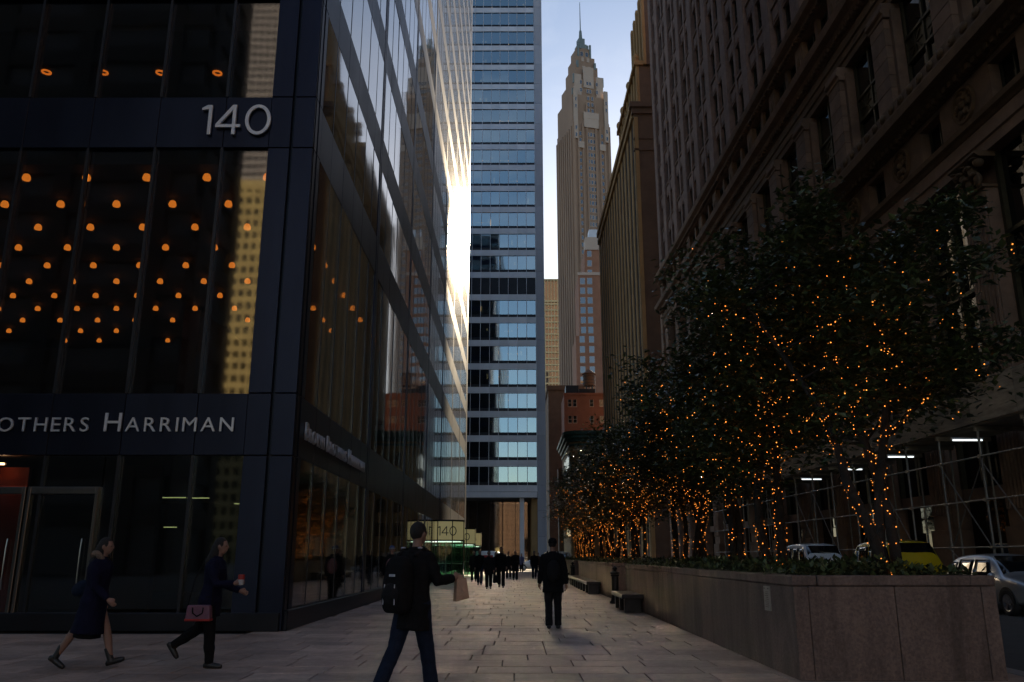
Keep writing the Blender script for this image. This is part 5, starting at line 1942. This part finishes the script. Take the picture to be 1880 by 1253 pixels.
def person(label, loc, rz, H=1.75, legs=((20, 5), (-18, 22)), arms=((-18, 8, 15), (16, 8, 15)), lean=3, top='c_black', bottom='c_black', hair='short',
           coat=.78, bulk=1.0, skirt=None, female=False, boots=False, bare=False, hat=None, hood=False, vox=.016, skin='skin', head_turn=0, group=None, hairmat='hair'):
    """facing +y in its own frame; legs = (right, left): thigh forward angle, knee bend; arms = (forward, outward, elbow)"""
    S = H / 1.75
    t_ = thing('person', label, 'person', loc, rz, group)
    # joints
    hipx = .095 * S
    def leg(side, a, b):
        a, b = R(a), R(b)
        hip = Vector((side * hipx, 0, 0))
        knee = hip + Vector((0, math.sin(a), -math.cos(a))) * .435 * S
        ank = knee + Vector((0, math.sin(a - b), -math.cos(a - b))) * .405 * S
        fp = max(-R(60), min(R(20), (a - b) * .9 + (R(8) if a > 0 and b < 8 else 0)))
        if abs(a - b) < R(14): fp = 0
        f = lambda y, z: ank + Vector((0, y * math.cos(fp) - z * math.sin(fp), y * math.sin(fp) + z * math.cos(fp))) * S
        return hip, knee, ank, f, fp
    LR = leg(1, *legs[0]); LL = leg(-1, *legs[1])
    low = min(min(L[3](-.06, -.085).z, L[3](.17, -.085).z) for L in (LR, LL))
    up = Vector((0, 0, -low))
    LR = (LR[0] + up, LR[1] + up, LR[2] + up, (lambda f: lambda y, z: f(y, z) + up)(LR[3]), LR[4])
    LL = (LL[0] + up, LL[1] + up, LL[2] + up, (lambda f: lambda y, z: f(y, z) + up)(LL[3]), LL[4])
    pel = up.copy()
    ln = R(lean)
    def T(x, y, z):      # torso point, z measured up from the hips
        return pel + Vector((x, y * math.cos(ln) + z * math.sin(ln), z * math.cos(ln) - y * math.sin(ln))) * S
    shx = .175 if female else .20
    def arm(side, f, o, e):
        f, o, e = R(f), R(o), R(e)
        sh = T(side * shx * .93, 0, .485)
        d = Vector((side * math.sin(o), math.sin(f) * math.cos(o), -math.cos(f) * math.cos(o)))
        el = sh + d * .295 * S
        d2 = Vector((side * math.sin(o) * .4, math.sin(f + e), -math.cos(f + e))).normalized()
        wr = el + d2 * .255 * S
        return sh, el, wr, d2
    AR = arm(1, *arms[0]) if len(arms[0]) == 3 else arms[0]
    AL = arm(-1, *arms[1]) if len(arms[1]) == 3 else arms[1]
    def custom(side, a):
        sh = T(side * shx * .93, 0, .485)
        el = sh + Vector(a[0]) * S; wr = el + Vector(a[1]) * S
        return sh, el, wr, Vector(a[1]).normalized()
    if len(arms[0]) == 2: AR = custom(1, arms[0])
    if len(arms[1]) == 2: AL = custom(-1, arms[1])
    # ---- body
    b = MB()
    hc = T(0, .015, .745)
    hr = Matrix.Rotation(-ln * .4, 3, 'X') @ Matrix.Rotation(R(head_turn), 3, 'Z')
    b.ell(hc, .074 * S, .094 * S, .108 * S, 18, 12, hr)
    b.ell(hc + hr @ Vector((0, .028, -.055)) * S, .055 * S, .062 * S, .062 * S, 14, 9, hr)          # jaw
    b.ell(hc + hr @ Vector((0, .095, -.018)) * S, .014 * S, .022 * S, .026 * S, 8, 6, hr)           # nose
    for sx in (-1, 1):
        b.ell(hc + hr @ Vector((sx * .076, -.005, -.012)) * S, .012 * S, .022 * S, .034 * S, 8, 6, hr)   # ears
        b.ell(hc + hr @ Vector((sx * .032, .082, .008)) * S, .022 * S, .014 * S, .010 * S, 8, 6, hr)     # brow
    b.ell(hc + hr @ Vector((0, .088, -.062)) * S, .024 * S, .010 * S, .009 * S, 8, 6, hr)           # lips
    b.path([T(0, -.01, .52), T(0, 0, .60), T(0, .01, .70)], [.065 * S, .054 * S, .054 * S], 12)
    def torso(mb, k, z0, z1, extra=0.0, flare=0.0):
        prof = [(-.10, .150, .105), (0, .160, .115), (.10, .145, .105), (.20, .140, .10), (.32, .160, .112), (.43, .175, .115), (.50, .165, .10), (.555, .11, .075)]
        if female: prof = [(-.10, .16, .115), (0, .17, .12), (.10, .14, .10), (.20, .125, .092), (.32, .14, .108), (.43, .152, .112), (.50, .145, .095), (.555, .10, .07)]
        rs = []
        n = 20
        V, F = [], []
        pp = [p for p in prof if z0 <= p[0] <= z1]
        if z0 < -.10:
            lowz = []
            zz = z0
            while zz < -.12:
                f = (-.10 - zz)
                lowz.append((zz, prof[0][1] + flare * f, prof[0][2] + flare * f * .9))
                zz += .1
            pp = lowz + pp
        for (z, rx, ry) in pp:
            for q in range(n):
                a = 2 * math.pi * q / n
                V.append(T(math.cos(a) * (rx * k + extra), math.sin(a) * (ry * k + extra), z))
        for i in range(len(pp) - 1):
            for q in range(n):
                q2 = (q + 1) % n
                F.append((i * n + q, i * n + q2, (i + 1) * n + q2, (i + 1) * n + q))
        F.append(tuple(range(n))[::-1]); F.append(tuple(range((len(pp) - 1) * n, len(pp) * n)))
        mb.add(V, F)
    torso(b, 1.0, -.10, .56)
    def limb(mb, pts, rad, n=12):
        mb.path(pts, [r * S for r in rad], n)
    for (sh, el, wr, d2) in (AR, AL):
        limb(b, [sh, sh.lerp(el, .5), el, el.lerp(wr, .4), wr], [.055, .05, .041, .042, .028])
    for (hip, kn, an, f, fp) in (LR, LL):
        limb(b, [hip, hip.lerp(kn, .4), kn, kn.lerp(an, .35), an], [.085, .078, .055, .058, .037])
        limb(b, [f(-.05, -.03), f(.04, -.04), f(.12, -.055), f(.17, -.06)], [.036, .04, .034, .022], 10)
    # hands: palm, four unequal bent fingers and a thumb
    for side, (sh, el, wr, d2) in ((1, AR), (-1, AL)):
        d2 = d2.normalized()
        sdv = Vector((0, 1, 0)) if abs(d2.z) > .6 else Vector((0, 0, 1))
        sdv = (sdv - d2 * sdv.dot(d2)).normalized()           # across the palm, thumb side
        inn = d2.cross(sdv) * side
        if inn.x * side > 0: inn = -inn
        pc = wr + d2 * .05 * S
        limb(b, [wr - d2 * .01 * S, wr + d2 * .035 * S, wr + d2 * .085 * S], [.027, .034, .030], 10)
        limb(b, [pc + sdv * .016 * S, pc + d2 * .03 * S + sdv * .02 * S], [.024, .02], 8)
        for q, (off, L) in enumerate(((.030, .070), (.010, .080), (-.010, .074), (-.029, .058))):
            p0 = wr + (d2 * .078 + sdv * off) * S
            p1 = p0 + (d2 * L * .45 + inn * .006) * S
            p2 = p1 + (d2 * L * .25 + inn * L * .28) * S
            p3 = p2 + (inn * L * .26 + d2 * L * .05) * S
            limb(b, [p0, p1, p2, p3], [.0098, .0092, .0086, .007], 7)
        p0 = wr + (d2 * .022 + sdv * .030) * S
        limb(b, [p0, p0 + (d2 * .028 + sdv * .022 + inn * .01) * S, p0 + (d2 * .058 + sdv * .022 + inn * .025) * S], [.014, .012, .009], 7)
    remeshed(b, 'body', M[skin], t_, min(vox, .011), 3)
    # eyes
    for sx in (-1, 1):
        MB().ell(hc + hr @ Vector((sx * .031, .083, .0)) * S, .013 * S, .010 * S, .009 * S, 8, 6).obj('eye', M['c_black'], t_, smooth='all')
    # ---- trousers or skirt and legs
    if not bare:
        tr = MB()
        torso(tr, 1.06, -.10, .12, .006)
        for (hip, kn, an, f, fp) in (LR, LL):
            bt_ = an + (kn - an) * (-.06)
            limb(tr, [hip + Vector((0, 0, .05)) * S, hip.lerp(kn, .4), kn, kn.lerp(an, .5), bt_], [.105 * bulk, .098, .080, .076, .074 if not female else .058], 14)
        remeshed(tr, 'trousers', M[bottom], t_, vox, 2, .02)
    if skirt:
        sk = MB()
        torso(sk, 1.05, -skirt, .1, .015, .10)
        remeshed(sk, 'skirt', M[bottom], t_, vox, 3, .012)
    # ---- coat or jacket
    jk = MB()
    torso(jk, 1.08 * bulk, -coat + .62, .565, .022, .12)
    for (sh, el, wr, d2) in (AR, AL):
        limb(jk, [sh + (T(0, 0, .47) - sh) * .3, sh, sh.lerp(el, .5), el, el.lerp(wr, .5), wr - d2 * .0], [.06, .068 * bulk, .068, .060, .055, .048], 14)
    jk.path([T(0, -.01, .50), T(0, -.012, .60)], [.105 * S, .076 * S], 14)
    remeshed(jk, 'coat', M[top], t_, vox, 3, .024)
    if hood:
        hd = MB()
        for k in range(26):
            a = 2 * math.pi * k / 26
            hd.ell(T(.10 * math.cos(a), -.05 + .075 * math.sin(a), .60 + .035 * math.cos(a * 2) - .03 * math.sin(a)), .045 * S, .045 * S, .04 * S, 8, 6)
        remeshed(hd, 'fur_trim', M['c_fur'], t_, .012, 1, .02)
    # ---- shoes
    for (hip, kn, an, f, fp) in (LR, LL):
        sh_ = MB()
        limb(sh_, [f(-.065, -.045), f(-.03, -.04), f(.05, -.046), f(.13, -.056), f(.185, -.060)], [.036, .044, .044, .040, .026], 12)
        limb(sh_, [f(0, -.03), f(-.005, .02 if not boots else .16)], [.045, .048 if boots else .044], 12)
        if boots: limb(sh_, [f(-.055, -.075), f(-.055, -.03)], [.026, .03], 8)
        remeshed(sh_, 'boot' if boots else 'shoe', M['shoe'], t_, .010, 3)
    # ---- hair, hats
    if hair:
        hm = MB()
        hm.ell(hc + hr @ Vector((0, -.014, .018)) * S, .083 * S, .098 * S, .106 * S, 16, 10, hr)
        if hair == 'long':
            limb(hm, [hc + hr @ Vector((0, -.05, .0)) * S, hc + hr @ Vector((0, -.07, -.12)) * S, T(0, -.10, .50), T(0, -.11, .40)], [.08, .085, .08, .04], 12)
        if hair == 'bun':
            hm.ell(hc + hr @ Vector((0, -.10, .05)) * S, .045 * S, .045 * S, .045 * S, 10, 8)
        o = remeshed(hm, 'hair', M[hairmat], t_, .010, 2, .01)
        # cut away what would cover the face
        bm = bmesh.new(); bm.from_mesh(o.data)
        inv = hr.inverted()
        kill = [v for v in bm.verts if (inv @ (v.co - hc)).y > .05 * S and (inv @ (v.co - hc)).z < .062 * S]
        bmesh.ops.delete(bm, geom=kill, context='VERTS')
        bm.to_mesh(o.data); bm.free()
    if hat:
        ht = MB()
        rs = []
        for (z, r) in ((.012, .098), (.045, .100), (.085, .092), (.115, .065), (.128, .02)):
            rs.append((hc + Vector((0, -.008, z)) * S, r * S * .92, r * S * 1.06))
        ht.rings(rs, 18)
        ht.obj('hat', M[hat], t_, smooth='all')
        if hat == 'c_blue':
            MB().rings([(hc + Vector((0, -.008, .03)) * S, .0955 * S, .110 * S), (hc + Vector((0, -.008, .052)) * S, .0955 * S, .110 * S)], 18).obj('hat_band', M['cup_w'], t_)
    return t_, dict(AR=AR, AL=AL, T=T, S=S, hc=hc)

def world(t_, p):
    return Matrix.Translation(t_.location) @ t_.rotation_euler.to_matrix().to_4x4() @ Vector(p)

# --- man with backpack and paper bag, close by, seen from behind
p1, j1 = person('man in black coat and jeans walking away with backpack and brown paper bag', (-1.10, 9.4, 0), R(-36), 1.80, ((17, 4), (-20, 12)),
                (((.11, .02, -.235), (.03, .20, .03)), (-6, 10, 22)), 4, 'c_black', 'c_jean', 'short', coat=.86, bulk=1.1, vox=.012)
# legs apart sideways
bp = thing('backpack', 'black backpack with grey strap patches on the nearest walking man', 'backpack', p1.location, p1.rotation_euler.z)
T = j1['T']
b_ = MB()
def tp(x, y, z): return T(x, y, z)
V, F = [], []
prof = [(-.08, .12, .07), (-.04, .15, .095), (.08, .165, .12), (.25, .160, .115), (.40, .145, .09), (.47, .11, .06), (.49, .06, .03)]
n = 16
for (z, rx, ry) in prof:
    for q in range(n):
        a = 2 * math.pi * q / n
        ca, sa = math.cos(a), math.sin(a)
        V.append(T(-.02 + math.copysign(abs(ca) ** .6, ca) * rx, -.225 + math.copysign(abs(sa) ** .6, sa) * ry, z))
for i in range(len(prof) - 1):
    for q in range(n):
        F.append((i * n + q, i * n + (q + 1) % n, (i + 1) * n + (q + 1) % n, (i + 1) * n + q))
F += [tuple(range(n))[::-1], tuple(range((len(prof) - 1) * n, len(prof) * n))]
b_.add(V, F)
remeshed(b_, 'bag', M['c_black'], bp, .014, 4, .012)
pk = MB(); pk.ell(T(-.02, -.325, .10), .12, .05, .12, 14, 9)
pk.obj('front_pocket', M['c_char'], bp, smooth='all')
for sx in (-.14, .10):
    MB().path([T(sx, -.13, .50), T(sx * 1.05, -.02, .585), T(sx * 1.1, .10, .54), T(sx * 1.15, .155, .40), T(sx * 1.15, .12, .25)], .022, 8).obj('strap', M['c_char'], bp, smooth='all')
    MB().ell(T(sx * 1.02, -.06, .585), .025, .035, .012, 10, 6).obj('strap_patch', M['grey_strap'], bp, smooth='all')
MB().path([T(-.10, -.345, .0), T(-.09, -.35, .2)], .006, 6).obj('zip', M['grey_strap'], bp)
MB().path([T(.06, -.345, .0), T(.05, -.35, .2)], .006, 6).obj('zip', M['grey_strap'], bp)
box(-.04, .04, -.36, -.35, 0, .025).obj('badge', M['grey_strap'], bp, T(0, -.0, .30) - Vector((0, 0, 0)))
hw = world(p1, j1['AR'][2] + j1['AR'][3] * .08)
pb = thing('paper_bag', 'crumpled brown paper bag held in the walking man\'s right hand', 'bag', (hw.x + .03, hw.y, hw.z - .255), R(25))
pb.scale = (.68, .68, .68)
bg_ = MB()
bg_.add([(-.10, -.07, 0), (.12, -.07, .05), (.12, .07, .05), (-.10, .07, 0), (-.09, -.055, .33), (.07, -.055, .36), (.07, .055, .36), (-.09, .055, .33), (.02, -.085, .16), (.02, .085, .17)],
        [(0, 3, 2, 1), (0, 1, 8), (1, 5, 8), (5, 4, 8), (4, 0, 8), (1, 2, 6, 5), (2, 3, 9), (3, 7, 9), (7, 6, 9), (6, 2, 9), (3, 0, 4, 7)])
bg_.obj('sack', M['paper'], pb)
box(-.095, .075, -.035, .035, .34, .40).obj('folded_top', M['paper'], pb, (0, 0, 0), (0, R(-8), 0))

# --- man walking ahead on the right
p2, j2 = person('man in dark coat with small backpack walking away in the middle', (.80, 18.2, 0), R(1), 1.79, ((5, 6), (-3, 8)), ((-6, 12, 14), (4, 12, 18)), 2, 'c_black', 'c_char', 'short', coat=.84, bulk=1.14, hat='c_black')
sb2 = thing('backpack', 'small black backpack on the man walking in the middle', 'backpack', p2.location, p2.rotation_euler.z)
b_ = MB(); T = j2['T']
b_.ell(T(0, -.21, .20), .14, .10, .22, 16, 10)
b_.obj('bag', M['c_char'], sb2, smooth='all')
for sx in (-.11, .11):
    MB().path([T(sx, -.15, .40), T(sx, -.04, .585), T(sx, .10, .52), T(sx, .15, .35)], .018, 7).obj('strap', M['c_black'], sb2, smooth='all')

# --- woman in the navy coat at the left, walking to the right
p3, j3 = person('woman in navy quilted coat with fur-trimmed hood striding past the dark lobby', (-5.75, 11.9, 0), R(-88), 1.70, ((-24, 8), (24, 10)), ((8, 6, 40), (-10, 6, 22)), 5,
                'c_navy', 'c_black', 'long', coat=1.06, bulk=1.18, skirt=.50, female=True, boots=True, bare=True, hood=True, vox=.014)
hb = thing('shoulder_bag', 'dark blue shoulder bag behind the woman in the navy coat', 'bag', p3.location, p3.rotation_euler.z)
T = j3['T']
MB().ell(T(-.20, -.30, .13), .06, .15, .10, 12, 8, Matrix.Rotation(.5, 3, 'X')).obj('pouch', M['c_jean'], hb, smooth='all')
MB().path([T(-.20, -.22, .22), T(-.20, -.06, .50), T(-.18, -.0, .60), T(-.19, .08, .5)], .012, 7).obj('strap', M['c_black'], hb, smooth='all')
# --- second woman with pink handbag and paper cup
p4, j4 = person('woman in dark jacket carrying a pink handbag and a red-topped cup', (-4.18, 11.95, 0), R(-90), 1.68, ((8, 4), (-22, 34)), ((18, 8, 76), (10, 8, 60)), 6,
                'c_navy', 'c_black', 'long', coat=.84, bulk=1.05, female=True, boots=True, vox=.014)
hw = world(p4, (j4['AR'][2].x, j4['AR'][2].y + .07, j4['AR'][2].z + .0))
cp = thing('paper_cup', 'red and white paper cup held up by the second woman', 'cup', (hw.x + .02, hw.y, hw.z - .02), 0)
MB().lathe([(.03, 0), (.042, .07)], 16).obj('cup_body', M['cup_w'], cp, smooth=True)
MB().lathe([(.044, .07), (.045, .12), (.04, .135)], 16).obj('cup_top', M['cup_r'], cp, smooth=True)
pink = thing('handbag', 'pink leather handbag with dark handles hanging at the woman\'s hip', 'handbag', (-4.22, 11.68, .62))
MB().prism([(-.17, 0), (.17, 0), (.15, .20), (-.15, .20)], -.055, .055, 'xzy').obj('bag', M['pink'], pink, bevel=.02, seg=3)
box(-.175, .175, -.06, .06, -.005, .03).obj('base', M['cup_r'], pink, bevel=.01)
for yy in (-.062, .062):
    MB().path([(-.07, yy, .17), (-.065, yy * 1.1, .10), (0, yy * 1.25, .06), (.065, yy * 1.1, .10), (.07, yy, .17)], .008, 7).obj('handle', M['c_black'], pink, smooth='all')
MB().path([(-.16, 0, .19), (-.14, .1, .5), (-.05, .22, .82)], .007, 6).obj('shoulder_strap', M['c_black'], pink, smooth='all')
MB().path([(.16, 0, .19), (.12, .1, .5), (.03, .22, .82)], .007, 6).obj('shoulder_strap', M['c_black'], pink, smooth='all')

# --- person with the striped knit hat by the glass
p5, j5 = person('person with blue and white knit hat walking close to the glass wall', (-3.78, 26.4, 0), R(3), 1.72, ((10, 5), (-10, 16)), ((-8, 8, 20), (8, 8, 20)), 2, 'c_char', 'c_black', None, coat=.8, hat='c_blue')
sb5 = thing('backpack', 'reddish patterned backpack on the person in the knit hat', 'backpack', p5.location, p5.rotation_euler.z)
T = j5['T']
M['c_pattern'] = surf('patterned_cloth', (.30, .13, .12), (.10, .06, .07), .85, scale=22)
MB().ell(T(0, -.22, .24), .15, .11, .23, 16, 10).obj('bag', M['c_pattern'], sb5, smooth='all')
for sx in (-.11, .11):
    MB().path([T(sx, -.15, .42), T(sx, -.04, .585), T(sx, .10, .52), T(sx, .15, .35)], .018, 7).obj('strap', M['c_black'], sb5, smooth='all')

# --- the group coming down the street
grp = [
    ('walker in long black coat beside the revolving door', -2.45, 51.5, 180, 1.78, 'c_black', 'c_black', 1.0, 'short', 1.1),
    ('man in black jacket and jeans, leftmost of the group walking towards the camera', -1.83, 45.0, 178, 1.78, 'c_black', 'c_jean', .78, 'short', 1.05),
    ('short walker in black coat, nearest of the group in the middle distance', -1.20, 39.8, 182, 1.66, 'c_char', 'c_black', .86, 'short', 1.15),
    ('tall man in black with pale badge on his sleeve walking in the group', -.66, 41.8, 180, 1.88, 'c_black', 'c_black', .80, 'short', 1.15),
    ('walker half hidden behind the tall man of the group', -1.05, 48.5, 184, 1.70, 'c_char', 'c_char', .8, 'long', 1.0),
    ('bald man in long dark coat walking behind the group', .02, 54.0, 180, 1.80, 'c_black', 'c_black', 1.02, None, 1.15),
    ('walker half hidden behind the man in the long coat', -.42, 57.5, 176, 1.72, 'c_char', 'c_black', .85, 'short', 1.0),
    ('small distant walker in blue at the sunlit street corner', .62, 80.0, 180, 1.70, 'c_blue', 'c_black', .8, 'long', 1.0),
    ('man in black jacket and blue jeans walking alone right of the group', 1.30, 57.8, 181, 1.78, 'c_black', 'c_jean', .76, 'short', 1.12),
    ('distant walker in brown just left of the middle man', 2.05, 76.0, 175, 1.74, 'c_brown', 'c_char', .82, 'short', 1.05),
]
poses = [((14, 6), (-14, 20)), ((-12, 22), (14, 6)), ((10, 5), (-10, 18)), ((-16, 20), (16, 6))]
last = None
for i, (lb, x, y, rz, H, tp_, bt_, ct, hr_, bk) in enumerate(grp):
    lg = poses[i % 4]
    pp, jj = person(lb, (x, y, 0), R(rz), H, lg, ((-10 if i % 2 else 12, 8, 18), (12 if i % 2 else -10, 8, 22)), 2, tp_, bt_, hr_, coat=ct, bulk=bk, vox=.022, group='walkers in the middle distance')
    if i == 3:
        hw = world(pp, jj['AR'][2])
        cb = thing('carrier_bag', 'dark carrier bag hanging from the tall man\'s hand', 'bag', (hw.x, hw.y, .22))
        MB().prism([(-.14, 0), (.14, 0), (.12, .34), (-.12, .34)], -.06, .06, 'xzy').obj('bag', M['c_char'], cb, bevel=.015)
        MB().path([(-.07, 0, .33), (-.05, 0, .46), (0, 0, .5), (.05, 0, .46), (.07, 0, .33)], .008, 6).obj('handle', M['c_black'], cb)

bpy.data.scenes.remove(work)
